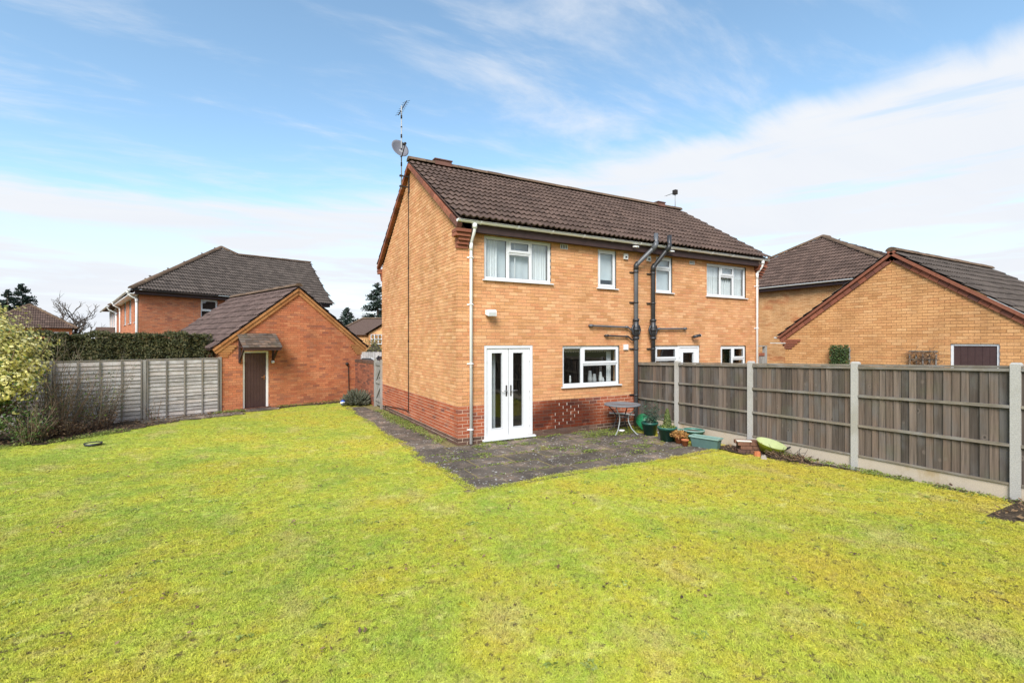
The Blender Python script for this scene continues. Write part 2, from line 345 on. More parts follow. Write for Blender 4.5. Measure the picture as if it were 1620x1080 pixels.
def leaf_mat(name, *cs, trans=.25):
    t = NT(name); c = t.ramp(t.rnd(), stops(*cs)); c = t.mix(1, c, t.ramp(t.noise(9, 3), [(.3, .75), (.7, 1.2)]), 'MULTIPLY')
    tr = t.new('ShaderNodeBsdfTranslucent'); t.put(tr.inputs[0], c); mx = t.new('ShaderNodeMixShader'); mx.inputs[0].default_value = trans
    t.done(c, .6, .3); t.l.new(t.b.outputs[0], mx.inputs[1]); t.l.new(tr.outputs[0], mx.inputs[2]); t.l.new(mx.outputs[0], t.n['Material Output'].inputs[0]); return t.mat
YEW = leaf_mat('hedge_leaf', (.035, .042, .016), (.06, .07, .024), (.10, .10, .035), (.15, .12, .05))
VARI = leaf_mat('cream_variegated_leaf', (.30, .34, .07), (.74, .66, .20), (.82, .74, .30), (.84, .80, .46), (.66, .58, .12))
GREENL = leaf_mat('green_leaf', (.05, .09, .025), (.09, .15, .04), (.14, .2, .06))
LIMEL = leaf_mat('weed_leaf', (.16, .23, .04), (.22, .28, .06), (.30, .33, .08), (.12, .17, .04))
GREYL = leaf_mat('grey_green_leaf', (.14, .17, .12), (.22, .26, .19), (.32, .36, .28))
LAVL = leaf_mat('lavender_leaf', (.11, .125, .085), (.16, .17, .12), (.21, .2, .14))
FIRL = leaf_mat('fir_needles', (.02, .034, .028), (.03, .05, .036), (.045, .065, .045), trans=.1)
CONL = leaf_mat('dwarf_conifer_needles', (.06, .10, .025), (.12, .16, .04), (.2, .2, .06))
DEADL = leaf_mat('dead_leaf', (.12, .07, .04), (.22, .13, .07), (.32, .21, .11), (.08, .05, .035))
ORANL = leaf_mat('withered_plant', (.36, .18, .05), (.5, .28, .09), (.25, .12, .04))
STEM = mk('dry_stem', (.20, .13, .09), .9, .3, 12, rv=.35)
STEMG = mk('grey_dry_stem', (.25, .20, .145), .9, .25, 12, rv=.3)
BARK = mk('bark', (.09, .07, .055), .95, .3, 9)
POTG = mk('dark_green_plastic', (.012, .075, .055), .42, .15, 5, spec=.5)
POTB = mk('bright_green_plastic', (.02, .24, .10), .4, .12, 5, spec=.5)
POTM = mk('sage_green_plastic', (.045, .15, .115), .45, .15, 5, spec=.5)
TROUGH = mk('grey_green_plastic', (.085, .15, .135), .5, .12, 7)
TROUGHR = mk('pale_green_rim', (.24, .36, .31), .5, .08)
WHITEP = mk('dirty_white_plastic', (.62, .62, .6), .5, .12, 12)
TERRA = mk('terracotta', (.45, .15, .06), .8, .2, 9)
LIME = mk('lime_plastic', (.27, .31, .02), .5, .2, 6)
LIMEP = mk('pale_lime_plastic', (.34, .38, .17), .55, .15, 6)
TABLE = mk('grey_table_top', (.16, .17, .185), .5, .2, 45)
TABLEL = mk('dark_metal_leg', (.045, .047, .05), .45, .2)
TABLEG = mk('light_grey_leg', (.28, .30, .29), .5, .2)
DISH = mk('grey_dish', (.15, .15, .17), .55, .08)
BLUE = mk('blue_plastic', (.02, .08, .38), .35)
CARW = mk('white_car_paint', (.75, .76, .77), .25, .02, spec=.6); CARD = mk('dark_car_paint', (.04, .045, .055), .25, .02, spec=.6)
CARG = mk('dark_car_glass', (.02, .025, .03), .08, spec=.8); TYRE = mk('tyre_rubber', (.02, .02, .02), .8)
LAMPG = mk('lamp_lens', (.55, .56, .55), .2, .05)
STONE = mk('pale_rubble', (.34, .30, .25), .9, .2, 14)

# ------------------------------------------------------------------ ground
def lawn_h(x, y):
    s = max(0., -(y+3.2)); return min(.022*s, .25) * (.55+.45*min(1, max(0, (x+6)/8))) + .012*noise.noise((x*.7, y*.7, 3.1))
g = MB(); g.add([(-900, -900, -.09), (900, -900, -.09), (900, 900, -.09), (-900, 900, -.09)], [(0, 1, 2, 3)])
structure(g.build('ground', GROUND))
m = MB(); m.box(-1.2, 10.2, -.085, 60, 40, -.05); structure(m.build('driveway', TARMAC))
GL = Vector((-4.566, 7.941, 0)); GA = math.atan2(.3195, .9476); GU = Vector((math.cos(GA), math.sin(GA), 0)); GI = Vector((-GU.y, GU.x, 0))
def in_patio(x, y): return (-1.04+.05*math.sin(y*2.3) < x < 4.42 and -2.98+.06*math.sin(x*1.7) < y < .1) or (-1.0+.06*math.sin(y*1.9) < x < .1 and -.2 < y < 7.4)
def in_bed(x, y):
    p = Vector((x, y, 0))-GL; v = p.dot(GI); u = p.dot(GU)
    e = .06*math.sin(x*5.1)+.05*math.sin(x*2.2+1)
    if v > -.42+e: return True                               # strip along garage wall and fence
    if -2.15 < u < .42 and v > -.93+.03*math.sin(u*9): return True        # paved strip
    if u < -1.35 and v > -1.15-min(1.1, (-1.35-u)*.42)+e*1.5: return True   # shrub bed at the fence
    if x > 4.42+e and -4.9 < y < -2.8 and x > 4.42+(-(y+2.8))*.20: return True
    if x > 3.85+e+(-7.0-y)*.1 and y < -7.12: return True     # bare corner
    if x > 4.93+.05*math.sin(y*9): return True
    return False
CELL = .125
ve = {}; vsl = []; fl = []; fb = []; dens = []
def vid(i, j):
    if (i, j) not in ve:
        x, y = i*CELL, j*CELL; ve[(i, j)] = len(vsl); vsl.append((x, y, lawn_h(x, y)))
    return ve[(i, j)]
lawn = MB(); bed = MB()
gi0, gi1, gj0, gj1 = int(-14/CELL), int(5.1/CELL), int(-13.5/CELL), int(9.6/CELL)
lawn_faces = []; bed_faces = []
for i in range(gi0, gi1):
    for j in range(gj0, gj1):
        x, y = (i+.5)*CELL, (j+.5)*CELL
        if (Vector((x, y, 0))-GL).dot(GI) > .25 or (x > -.02 and y > -.02): continue
        if in_patio(x, y): continue
        q = (vid(i, j), vid(i+1, j), vid(i+1, j+1), vid(i, j+1))
        if in_bed(x, y): bed_faces.append(q)
        else:
            lawn_faces.append(q); fb.append((x, y))
lawn.add(vsl, lawn_faces, 0, True); structure(lawn.build('lawn', LAWN))
bed.add([(x, y, z+.012+.03*noise.noise((x*3, y*3, 0))) for x, y, z in vsl], bed_faces, 0, True); structure(bed.build('flower_bed', SOIL))
# patio and path: a bedding sheet and single slabs
m = MB(); m.box(-1.12, -3.08, -.08, 4.5, .1, -.004); m.box(-1.1, .1, -.08, .1, 7.6, -.0045)
patio = structure(m.build('patio', JOINT))
slab_me = {}
def slab_mesh(w_, d_):
    k = (round(w_, 2), round(d_, 2))
    if k not in slab_me:
        b = MB(); a = .008
        b.add([(0,0,-.05),(w_,0,-.05),(w_,d_,-.05),(0,d_,-.05),(0,0,-a),(w_,0,-a),(w_,d_,-a),(0,d_,-a),(a,a,0),(w_-a,a,0),(w_-a,d_-a,0),(a,d_-a,0)],
              [(0,1,5,4),(1,2,6,5),(2,3,7,6),(3,0,4,7),(4,5,9,8),(5,6,10,9),(6,7,11,10),(7,4,8,11),(8,9,10,11)])
        me = bpy.data.meshes.new('paving_slab'); me.from_pydata(b.v, [], b.f); me.materials.append(SLAB); slab_me[k] = me
    return slab_me[k]
def lay(x, y, w_, d_):
    inst(slab_mesh(w_, d_), 'paving_slab', patio, Matrix.Translation((x+rng.uniform(-.004, .004), y+rng.uniform(-.004, .004), .002+rng.uniform(-.005, .006))) @ Matrix.Rotation(rng.uniform(-.006, .006), 4, 'X') @ Matrix.Rotation(rng.uniform(-.006, .006), 4, 'Y') @ Matrix.Rotation(rng.uniform(-.008, .008), 4, 'Z'))
y = -2.99; row = 0
while y < -.1:
    hgt = .595 if y < -.7 else -y-.005
    x = -1.05 - (.3 if row % 2 else 0)
    while x < 4.4:
        x0 = max(x, -1.05+rng.uniform(-.04, .03)); x1 = min(x+.735, 4.42+rng.uniform(-.05, .05))
        if x1-x0 > .15: lay(x0, y, x1-x0-.024, hgt-.022)
        x += .735
    y += .6; row += 1
y = .0
while y < 7.2:
    lay(-1.0+rng.uniform(-.05, .03), y, .76+rng.uniform(-.03, .02), .9-.016); y += .9
# loose slabs before the shed door and by the fence
for u, v, a, w_, d_, lab in ((.62, -.62, .02, .9, .42, 'concrete slab step lying before the brown shed door'), (-2.1, -.88, -.02, .82, .5, 'dark paving slab beside the grey fence post'),
                        (-1.24, -.9, .015, .8, .5, 'dark paving slab below the lap fence panel'), (-.4, -.89, -.01, .8, .5, 'paving slab at the corner of the brick shed')):
    p = GL+GU*u+GI*v; s = inst(slab_mesh(w_, d_), 'stepping_slab', None, frame((p.x, p.y, lawn_h(p.x, p.y)+.045), GA+a)); tag(s, lab, 'paving slab')

# grass blades scattered over the lawn
tc_ = bpy.data.collections.new('tufts')
for k in range(6):
    b = MB(); r2 = random.Random(k)
    for _ in range(24):
        a = r2.uniform(0, 6.28); rr = .05*math.sqrt(r2.random()); x, y = rr*math.cos(a), rr*math.sin(a)
        h = r2.uniform(.005, .015)*(1.2 if k < 2 else .85); wd = r2.uniform(.0013, .0026); t_ = r2.uniform(0, 6.28); lx, ly = h*r2.uniform(-1.7, 1.7), h*r2.uniform(-1.7, 1.7)
        cx_, cy_ = math.cos(t_)*wd, math.sin(t_)*wd
        b.add([(x-cx_, y-cy_, -.004), (x+cx_, y+cy_, -.004), (x+cx_*.8+lx*.45, y+cy_*.8+ly*.45, h*.62), (x-cx_*.8+lx*.45, y-cy_*.8+ly*.45, h*.62), (x+lx, y+ly, h)], [(0, 1, 2, 3), (3, 2, 4)])
    me = bpy.data.meshes.new('tuft'); me.from_pydata(b.v, [], b.f); me.materials.append(BLADE); tc_.objects.link(bpy.data.objects.new('tuft', me))
gm = bpy.data.meshes.new('grass'); gm.from_pydata(vsl, [], lawn_faces)
at = gm.attributes.new('dens', 'FLOAT', 'FACE'); dv = []
for x, y in fb:
    p = Vector((x, y, 0))-Vector((CAM.x, CAM.y, 0)); d = p.dot(FWD); s_ = abs(p.dot(RIGHT))
    dv.append(0 if d < 1.5 or s_ > d*1.15+1.5 else (1300 if d < 6 else 800 if d < 9 else 480))
at.data.foreach_set('value', dv)
go = bpy.data.objects.new('grass', gm); col.objects.link(go); go['kind'] = 'stuff'; tag(go, 'short mossy yellow-green grass covering the back lawn', 'grass')
ng = bpy.data.node_groups.new('grass_scatter', 'GeometryNodeTree')
ng.interface.new_socket('Geometry', in_out='INPUT', socket_type='NodeSocketGeometry'); ng.interface.new_socket('Geometry', in_out='OUTPUT', socket_type='NodeSocketGeometry')
gn = ng.nodes; gk = ng.links
gin = gn.new('NodeGroupInput'); gout = gn.new('NodeGroupOutput'); dp = gn.new('GeometryNodeDistributePointsOnFaces'); na = gn.new('GeometryNodeInputNamedAttribute'); na.data_type = 'FLOAT'; na.inputs[0].default_value = 'dens'
ci = gn.new('GeometryNodeCollectionInfo'); ci.inputs[0].default_value = tc_; ci.inputs[1].default_value = True; ci.inputs[2].default_value = True
ip = gn.new('GeometryNodeInstanceOnPoints'); ip.inputs['Pick Instance'].default_value = True
rr_ = gn.new('FunctionNodeRandomValue'); rr_.data_type = 'FLOAT_VECTOR'; rr_.inputs[0].default_value = (-.2, -.2, 0); rr_.inputs[1].default_value = (.2, .2, 6.28)
rs_ = gn.new('FunctionNodeRandomValue'); rs_.data_type = 'FLOAT'; rs_.inputs[2].default_value = .6; rs_.inputs[3].default_value = 1.35
gk.new(gin.outputs[0], dp.inputs['Mesh']); gk.new(na.outputs[0], dp.inputs['Density']); gk.new(dp.outputs['Points'], ip.inputs['Points']); gk.new(ci.outputs[0], ip.inputs['Instance'])
gk.new(rr_.outputs[0], ip.inputs['Rotation']); gk.new(rs_.outputs[1], ip.inputs['Scale']); gk.new(ip.outputs[0], gout.inputs[0])
md = go.modifiers.new('scatter', 'NODES'); md.node_group = ng

# ------------------------------------------------------------------ building kit
def brick_cells(u0, u1, z0, z1, openings, limit=None, bl=.225, bh=.075, j=.010):
    """stretcher-bond bricks of a wall as (ua, ub, za, zb, whole)"""
    out = []; r = 0; z = z0
    while z < z1-.012:
        za, zb = z, min(z+bh-j, z1); zm = (za+zb)/2
        a, b = u0, u1
        if limit: a, b = limit(zb); a = max(a, u0); b = min(b, u1)
        k = math.floor((a-u0)/bl)-1; off = u0-(bl/2 if r % 2 else 0)
        while off+k*bl < b:
            p, q = off+k*bl, off+k*bl+bl-j; k += 1
            p2, q2 = max(p, a), min(q, b)
            if q2-p2 < .03: continue
            segs = [(p2, q2, za, zb)]
            for (oa, ob, pa, pb) in openings:
                ns = []
                for (sa, sb, ta, tb) in segs:
                    if sb <= oa or sa >= ob or tb <= pa or ta >= pb: ns.append((sa, sb, ta, tb)); continue
                    if sa < oa-.02: ns.append((sa, oa, ta, tb))
                    if sb > ob+.02: ns.append((ob, sb, ta, tb))
                    c0, c1 = max(sa, oa), min(sb, ob)
                    if ta < pa-.012: ns.append((c0, c1, ta, pa))
                    if tb > pb+.012: ns.append((c0, c1, pb, tb))
                segs = ns
            for s in segs: out.append((*s, abs(s[1]-s[0]-(bl-j)) < 1e-4 and abs(s[3]-s[2]-(bh-j)) < 1e-4))
        z += bh; r += 1
    return out
def backing(mb, u0, u1, z0, z1, openings, y0=.0045, y1=.24, m=0):
    us = sorted({u0, u1, *[o[0] for o in openings], *[o[1] for o in openings]}); zs = sorted({z0, z1, *[o[2] for o in openings], *[o[3] for o in openings]})
    us = [u for u in us if u0 <= u <= u1]; zs = [z for z in zs if z0 <= z <= z1]
    for a, b in zip(us, us[1:]):
        for c, d in zip(zs, zs[1:]):
            if any(o[0] <= (a+b)/2 <= o[1] and o[2] <= (c+d)/2 <= o[3] for o in openings): continue
            mb.box(a, y0, c, b, y1, d, m)
def put_bricks(cells, mb, slot):
    for (a, b, c, d, w_) in cells:
        p = rng.uniform(-.0018, .0018)
        mb.add([(a,p,c),(b,p,c),(b,.1,c),(a,.1,c),(a,p,d),(b,p,d),(b,.1,d),(a,.1,d)], [(0,1,5,4),(4,5,6,7),(0,3,2,1),(1,2,6,5),(3,0,4,7)], slot((a+b)/2, (c+d)/2))
one_brick = {}
def brick_mesh(mat):
    if mat.name not in one_brick:
        b = MB(); b.box(0, 0, 0, .215, .1, .065); me = bpy.data.meshes.new('brick'); me.from_pydata(b.v, [], b.f); me.materials.append(mat); one_brick[mat.name] = me
    return one_brick[mat.name]
def place_bricks(cells, F, parent, slot, mats, score, n, joined):
    """the n whole bricks that show largest become objects of their own, the rest joins 'joined'"""
    whole = sorted([c for c in cells if c[4]], key=lambda c: -score(F @ Vector((c[0], 0, c[2]))))[:n]
    ws = set(whole)
    for c in whole:
        inst(brick_mesh(mats[slot((c[0]+c[1])/2, (c[2]+c[3])/2)]), 'brick', parent, F @ Matrix.Translation((c[0], rng.uniform(-.0018, .0018), c[2])))
    joined.M = F; put_bricks([c for c in cells if c not in ws], joined, slot)

TW, TG = .30, .345
def tile_geo(mb_or_none, M_, seg=12, mat=0):
    vs_ = []; n = seg+1
    for v, lift in ((0, .046), (.40, .004)):
        for k in range(n):
            u = k/seg; ph = (u*2) % 1.0
            h = .038*max(0, math.cos((ph-.5)*math.pi*2)*.5+.5)**1.3
            vs_.append((u*(TW-.003), v, lift+h))
    for k in range(n): vs_.append((k/seg*(TW-.003), .004, vs_[k][2]-.03))
    fs = [(k, k+1, n+k+1, n+k) for k in range(seg)]+[(2*n+k, 2*n+k+1, k+1, k) for k in range(seg)]
    if mb_or_none is None: return vs_, fs
    mb_or_none.add([M_ @ Vector(p) for p in vs_], fs, mat)
one_tile = {}
def tile_mesh(mat):
    if mat.name not in one_tile:
        v, f = tile_geo(None, None, 16); me = bpy.data.meshes.new('tile'); me.from_pydata(v, [], f); me.materials.append(mat); one_tile[mat.name] = me
    return one_tile[mat.name]
def roof_frame(O, U, V):
    U = Vector(U).normalized(); V = Vector(V).normalized(); Nn = U.cross(V)
    return Matrix(((U.x, V.x, Nn.x, O[0]), (U.y, V.y, Nn.y, O[1]), (U.z, V.z, Nn.z, O[2]), (0, 0, 0, 1)))
def tile_roof(part, house, O, U, V, w_, h_, mat, inside=None, n_single=0, score=None, world=None, seg=8):
    """tiles over the slope at O: w_ across, h_ up; inside(u, v) cuts hips"""
    F = roof_frame(O, U, V); cells = []
    rows = int(math.ceil((h_-.06)/TG)); colsn = int(math.ceil(w_/TW-1e-6)); adj = w_/(colsn*TW)
    for r_ in range(rows):
        for c in range(colsn):
            u, v = c*TW*adj, r_*TG
            if inside and not inside(u+TW/2, v+TG*.45): continue
            cells.append((u, v))
    S = Matrix.Diagonal((adj, 1, 1, 1))
    if n_single:
        WM = world or Matrix(); cells.sort(key=lambda c: -score(WM @ (F @ Vector((c[0], c[1], 0)))))
        for c in cells[:n_single]:
            inst(tile_mesh(mat), 'tile', part, F @ Matrix.Translation((c[0], c[1], rng.uniform(-.003, .004))) @ Matrix.Rotation(rng.uniform(-.006, .006), 4, 'Z') @ S @ Matrix.Diagonal((1, min(1, (h_-c[1])/.40), 1, 1)))
        cells = cells[n_single:]
    if cells:
        b = MB()
        for c in cells: tile_geo(b, F @ Matrix.Translation((c[0], c[1], rng.uniform(-.003, .004))) @ S @ Matrix.Diagonal((1, min(1, (h_-c[1])/.40), 1, 1)), seg)
        b.build('tiling', mat, part, kind='stuff')
def ridge_run(mb, p, q, r=.125, step=.45):
    p = Vector(p); q = Vector(q); d = q-p; n = max(1, int(d.length/step)); d_ = d.normalized(); a = d_.cross(Vector((0, 0, 1))).normalized(); up = a.cross(d_)
    for i in range(n):
        s, e = p+d*(i/n), p+d*((i+1)/n-.01/d.length*1.2); ro = r*(1+rng.uniform(-.03, .05)); vs_ = []
        for pt in (s, e):
            for k in range(7):
                t = math.pi*(k/6)*.9+math.pi*.05; vs_.append(pt+a*math.cos(t)*ro*1.1+up*(math.sin(t)*ro-.05))
        mb.add(vs_, [(k, k+1, 8+k, 7+k) for k in range(6)]+[tuple(range(7))[::-1], tuple(range(7, 14))])

def window(parent, F, u0, z0, w_, h_, cells_, sill=True, back='dim', depth=.04, name='window', extras=None):
    """white plastic window: outer frame, a sash and pane per cell, sill, dim room behind"""
    fr = MB(F); t = .05; y0, y1 = depth, depth+.065
    fr.box(0+u0, y0, z0, u0+t, y1, z0+h_); fr.box(u0+w_-t, y0, z0, u0+w_, y1, z0+h_); fr.box(u0+t, y0, z0+h_-t, u0+w_-t, y1, z0+h_); fr.box(u0+t, y0, z0, u0+w_-t, y1, z0+t)
    us = sorted({c[0] for c in cells_} | {c[1] for c in cells_})[1:-1]
    wo = fr  # mullions between cells
    for c in cells_:
        if c[1] < .999 and not any(abs(c[1]-u) < 1e-6 for u in [1]): fr.box(u0+w_*c[1]-t*.45, y0+.002, z0+max(t, h_*c[2]), u0+w_*c[1]+t*.45, y1-.002, z0+min(h_-t, h_*c[3]))
        if c[3] < .999: fr.box(u0+max(t, w_*c[0]+t*.45), y0+.004, z0+h_*c[3]-t*.45, u0+min(w_-t, w_*c[1]-t*.45), y1-.004, z0+h_*c[3]+t*.45)
    win = fr.build(name, UPVC, parent)
    for c in cells_:
        a0 = u0+(t if c[0] < .001 else w_*c[0]+t*.45); a1 = u0+(w_-t if c[1] > .999 else w_*c[1]-t*.45)
        b0 = z0+(t if c[2] < .001 else h_*c[2]+t*.45); b1 = z0+(h_-t if c[3] > .999 else h_*c[3]-t*.45)
        opening = len(c) > 4 and c[4]
        s = MB(F); e = .045 if opening else .018; yy = y0-.012 if opening else y0+.012
        s.box(a0-.008*opening, yy, b0-.008*opening, a0+e, yy+.05, b1+.008*opening); s.box(a1-e, yy, b0-.008*opening, a1+.008*opening, yy+.05, b1+.008*opening)
        s.box(a0+e, yy, b1-e, a1-e, yy+.05, b1+.008*opening); s.box(a0+e, yy, b0-.008*opening, a1-e, yy+.05, b0+e)
        s.build('sash', UPVC, win)
        k = MB(F); g_ = .004
        for q in ((a0+e, b0+e, a0+e+g_, b1-e), (a1-e-g_, b0+e, a1-e, b1-e), (a0+e+g_, b1-e-g_, a1-e-g_, b1-e), (a0+e+g_, b0+e, a1-e-g_, b0+e+g_)): k.box(q[0], yy+.012, q[1], q[2], yy+.034, q[3])
        k.build('gasket', RUBBER, win)
        p = MB(F); p.add([(a0+e, yy+.02, b0+e), (a1-e, yy+.02, b0+e), (a1-e, yy+.02, b1-e), (a0+e, yy+.02, b1-e)], [(0, 1, 2, 3)]); p.build('pane', GLASS, win)
    if sill:
        s = MB(F); s.prism([(-.055, z0-.028), (-.055, z0-.006), (depth+.03, z0+.004), (depth+.03, z0-.028)], 'x', u0-.045, u0+w_+.045); s.build('sill', UPVC, win)
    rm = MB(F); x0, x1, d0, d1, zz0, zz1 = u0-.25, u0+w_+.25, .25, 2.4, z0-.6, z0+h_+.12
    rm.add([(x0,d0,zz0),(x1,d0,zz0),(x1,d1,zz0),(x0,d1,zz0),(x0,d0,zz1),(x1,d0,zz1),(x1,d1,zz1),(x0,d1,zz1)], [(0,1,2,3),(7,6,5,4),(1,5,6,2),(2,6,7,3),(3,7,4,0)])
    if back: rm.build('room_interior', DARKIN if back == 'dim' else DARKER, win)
    return win
def drape(parent, F, u0, u1, z0, z1, y, mat, folds=9, amp=.022, name='curtain'):
    b = MB(F); n = folds*6; vs_ = []
    for z in (z0, z1):
        for i in range(n+1): vs_.append((u0+(u1-u0)*i/n, y+amp*math.sin(i/n*folds*6.28)+amp*.4*math.sin(i*1.7), z))
    b.add(vs_, [(i, i+1, n+2+i, n+1+i) for i in range(n)], 0, True); b.build(name, mat, parent)
def score_cam(p): v = p-CAM; return 1/max(.1, v.length_squared)

# ------------------------------------------------------------------ the semi-detached pair
HW, HD, EAVE, RIDGEY, RIDGEZ = 10.1, 6.4, 4.6, 3.2, 7.02
house = thing('semi_detached_house', 'pair of buff brick semi-detached houses with red brick base and brown tiled roof', 'house')
FR = frame((0, 0, 0), 0); FG = frame((0, HD, 0), R(-90))            # rear wall, gable wall facing the lawn
REAR_OPEN = [(.618, 1.85, .08, 2.11), (2.68, 4.44, 1.115, 2.09), (.618, 2.356, 3.545, 4.50), (3.745, 4.335, 3.53, 4.49),
             (5.69, 6.56, 1.2, 2.08), (6.56, 7.42, .08, 2.08), (8.32, 9.48, 1.2, 2.07), (5.72, 6.33, 3.52, 4.48), (7.72, 9.48, 3.51, 4.45)]
wl = MB(FR); backing(wl, .008, HW-.245, 0, 4.52, REAR_OPEN); wl.box(HW-.245, .007, 0, HW-.002, .244, 4.52)
slope = (RIDGEZ-.09-4.60)/(RIDGEY)
def gable_lim(z): k = max(0, (z-4.55)/slope); return (k, HD-k)
wl.M = FG; wl.prism([(.0045, 0), (.0045, 4.55), (.24, 4.55), (.24, 0)], 'x', .02, HD-.242)
wl.M = Matrix(); wl.prism([(0.02, 4.55), (HD-.02, 4.55), (RIDGEY, 4.55+slope*RIDGEY)], 'x', .007, .24)
wl.prism([(0.245, 0), (HD, 0), (HD, 4.55), (RIDGEY, 4.55+slope*RIDGEY), (.245, 4.55)], 'x', HW-.24, HW); wl.box(.245, HD-.24, 0, HW-.245, HD, 4.55)
wall = wl.build('wall', MORT, house)
BM = [BUFF, REDB, DPCB]
def slot_h(u, z): return 2 if z < .145 else 1 if z < .815 else 0
jb = MB()
rc = brick_cells(.0, HW, .0, 4.52, REAR_OPEN)
gc = brick_cells(.0, HD-.103, .0, 4.6+slope*RIDGEY, [], gable_lim)
gsel = {id(c): c for c in gc}
allc = [(FR, c) for c in rc]+[(FG, c) for c in gc]
allc = [x for x in allc if x[1][4]]
def sc_brick(F, c):
    p = F @ Vector((c[0]+.1, 0, c[2])); v = p-CAM; nrm = F.to_3x3() @ Vector((0, -1, 0)); return abs(v.normalized().dot(nrm))/v.length_squared
allc.sort(key=lambda x: -sc_brick(*x)); pick = allc[:300]; ps = {id(x[1]) for x in pick}
for F, c in pick: inst(brick_mesh(BM[slot_h(0, (c[2]+c[3])/2)]), 'brick', wall, F @ Matrix.Translation((c[0], rng.uniform(-.0018, .0018), c[2])))
jb.M = FR; put_bricks([c for c in rc if id(c) not in ps], jb, slot_h); jb.M = FG; put_bricks([c for c in gc if id(c) not in ps], jb, slot_h)
jb.build('brickwork', BM, house, kind='stuff')
# freshly raked white joints in the damp patch
wj = MB(FR)
for c in rc:
    if 2.15 < c[0] < 3.0 and .1 < c[2] < .72 and c[4] and rng.random() < .75 and abs(c[0]-2.35-c[2]*.5) < .42: wj.box(c[1]+.0005, -.001, c[2]+.004, c[1]+.0095, .02, c[3])
wj.build('repointed_joints', MORT_W, house, kind='stuff')
# roof
RO = Vector((-.09, -.34, 4.73)); RV = Vector((0, RIDGEY+.34, RIDGEZ-4.73)); RL = RV.length
rb = MB(); e_ = .03
rb.add([(-.09, -.30, 4.70), (HW+.09, -.30, 4.70), (HW+.09, RIDGEY, RIDGEZ-.03), (-.09, RIDGEY, RIDGEZ-.03), (-.09, HD+.30, 4.70), (HW+.09, HD+.30, 4.70)], [(0, 1, 2, 3), (3, 2, 5, 4)])
roof = rb.build('roof', TILE, house)
tile_roof(roof, house, RO, (1, 0, 0), RV, HW+.18, RL-.06, TILE, None, 290, score_cam)
rm_ = MB(); ridge_run(rm_, (-.1, RIDGEY, RIDGEZ+.05), (HW+.1, RIDGEY, RIDGEZ+.05)); rm_.build('ridge_tiles', RIDGE, roof, kind='stuff')
b = MB(); tile_back = roof_frame((HW+.09, HD+.34, 4.73), (-1, 0, 0), (0, -RV.y, RV.z))
tile_roof(roof, house, (HW+.09, HD+.34, 4.73), (-1, 0, 0), (0, -RV.y, RV.z), HW+.18, RL-.06, TILE, seg=6)
# red brick verges under the roof edge, mitred at the top
for sx, xx in ((-1, -.055), (1, HW+.055)):
    v = MB(); n = 17
    for s_ in (0, 1):
        p = Vector((xx, -.22, 4.655)); q = Vector((xx, RIDGEY, RIDGEZ-.055))
        if s_: p.y = HD+.22
        for i in range(n):
            a, c = p.lerp(q, i/n), p.lerp(q, (i+.965)/n); v.beam(a-Vector((0, 0, .06)), c-Vector((0, 0, .06)), .11, .10)
    v.build('verge_course', REDV, house, kind='stuff')
# stepped brick kneelers at the eaves corners
for xa, xb in ((-.11, .22), (HW-.22, HW+.11)):
    for yy, sgn in ((0, -1), (HD, 1)):
        kn = MB()
        for i in range(5):
            out = .035+.045*i
            y0_, y1_ = (yy-out, yy+.06) if sgn < 0 else (yy-.06, yy+out)
            kn.box(xa+(.08 if i < 3 else .0), y0_, 4.16+i*.078, xb, y1_, 4.16+i*.078+.066)
        kn.build('kneeler', REDV, house)
# eaves: fascia, soffit, gutter, brackets, downpipes
f = MB(); f.box(.24, -.17, 4.50, HW-.24, -.145, 4.70); f.box(.24, -.143, 4.515, HW-.24, .0, 4.53); f.build('fascia', FASC, house)
f = MB(); f.box(.24, HD+.145, 4.50, HW-.24, HD+.17, 4.70); f.build('fascia', FASC, house)
def gutter(parent, M_, u0, u1, y, z, mat=UPVC_G, r=.058, brackets=.9):
    b = MB(M_); prof = [(y+r*math.cos(t), z+r*math.sin(t)) for t in [math.pi*(1+k/8) for k in range(9)]]; inn = [(y+(r-.006)*math.cos(t), z+(r-.006)*math.sin(t)) for t in [math.pi*(1+k/8) for k in range(9)]][::-1]
    b.prism(prof+inn, 'x', u0, u1); b.prism(prof, 'x', u0-.006, u0-.0002); b.prism(prof, 'x', u1+.0002, u1+.006)
    o = b.build('gutter', mat, parent)
    u = u0+.5
    while u < u1-.3 and brackets:
        k = MB(M_); pr_ = [(y+(r+.008)*math.cos(t), z+(r+.008)*math.sin(t)) for t in [math.pi*(1+q/8) for q in range(9)]]; pi_ = [(y+(r+.001)*math.cos(t), z+(r+.001)*math.sin(t)) for t in [math.pi*(1+q/8) for q in range(9)]][::-1]
        k.prism(pr_+pi_, 'x', u, u+.035); k.build('gutter_bracket', mat, o); u += brackets
    return o
gutter(house, FR, -.10, HW+.12, -.235, 4.715)
gutter(house, FR @ Matrix.Translation((0, 0, 0)), -.1, HW+.12, HD+.235, 4.715, brackets=0)
def downpipe(parent, M_, u, gy, gz, z0, mat=UPVC_G, sq=.034, off=.05, clips=(1.0, 2.3, 3.55)):
    b = MB(M_)
    b.tube([(u, gy, gz), (u, gy, gz-.12), (u, gy+.02, gz-.19), (u, -off-.02, gz-.36), (u, -off, gz-.42), (u, -off, z0)], sq, 10)
    b.tube([(u, gy, gz-.12), (u, gy, gz-.02)], sq*1.5, 10); b.tube([(u, -off, gz-.55), (u, -off, gz-.38)], sq*1.2, 10)
    o = b.build('downpipe', mat, parent)
    for z in clips:
        c = MB(M_); c.tube([(u, -off, z-.015), (u, -off, z+.015)], sq*1.25, 10); c.box(u-sq*2.2, -.012, z-.014, u+sq*2.2, .0, z+.014); c.build('pipe_clip', mat, o)
    return o
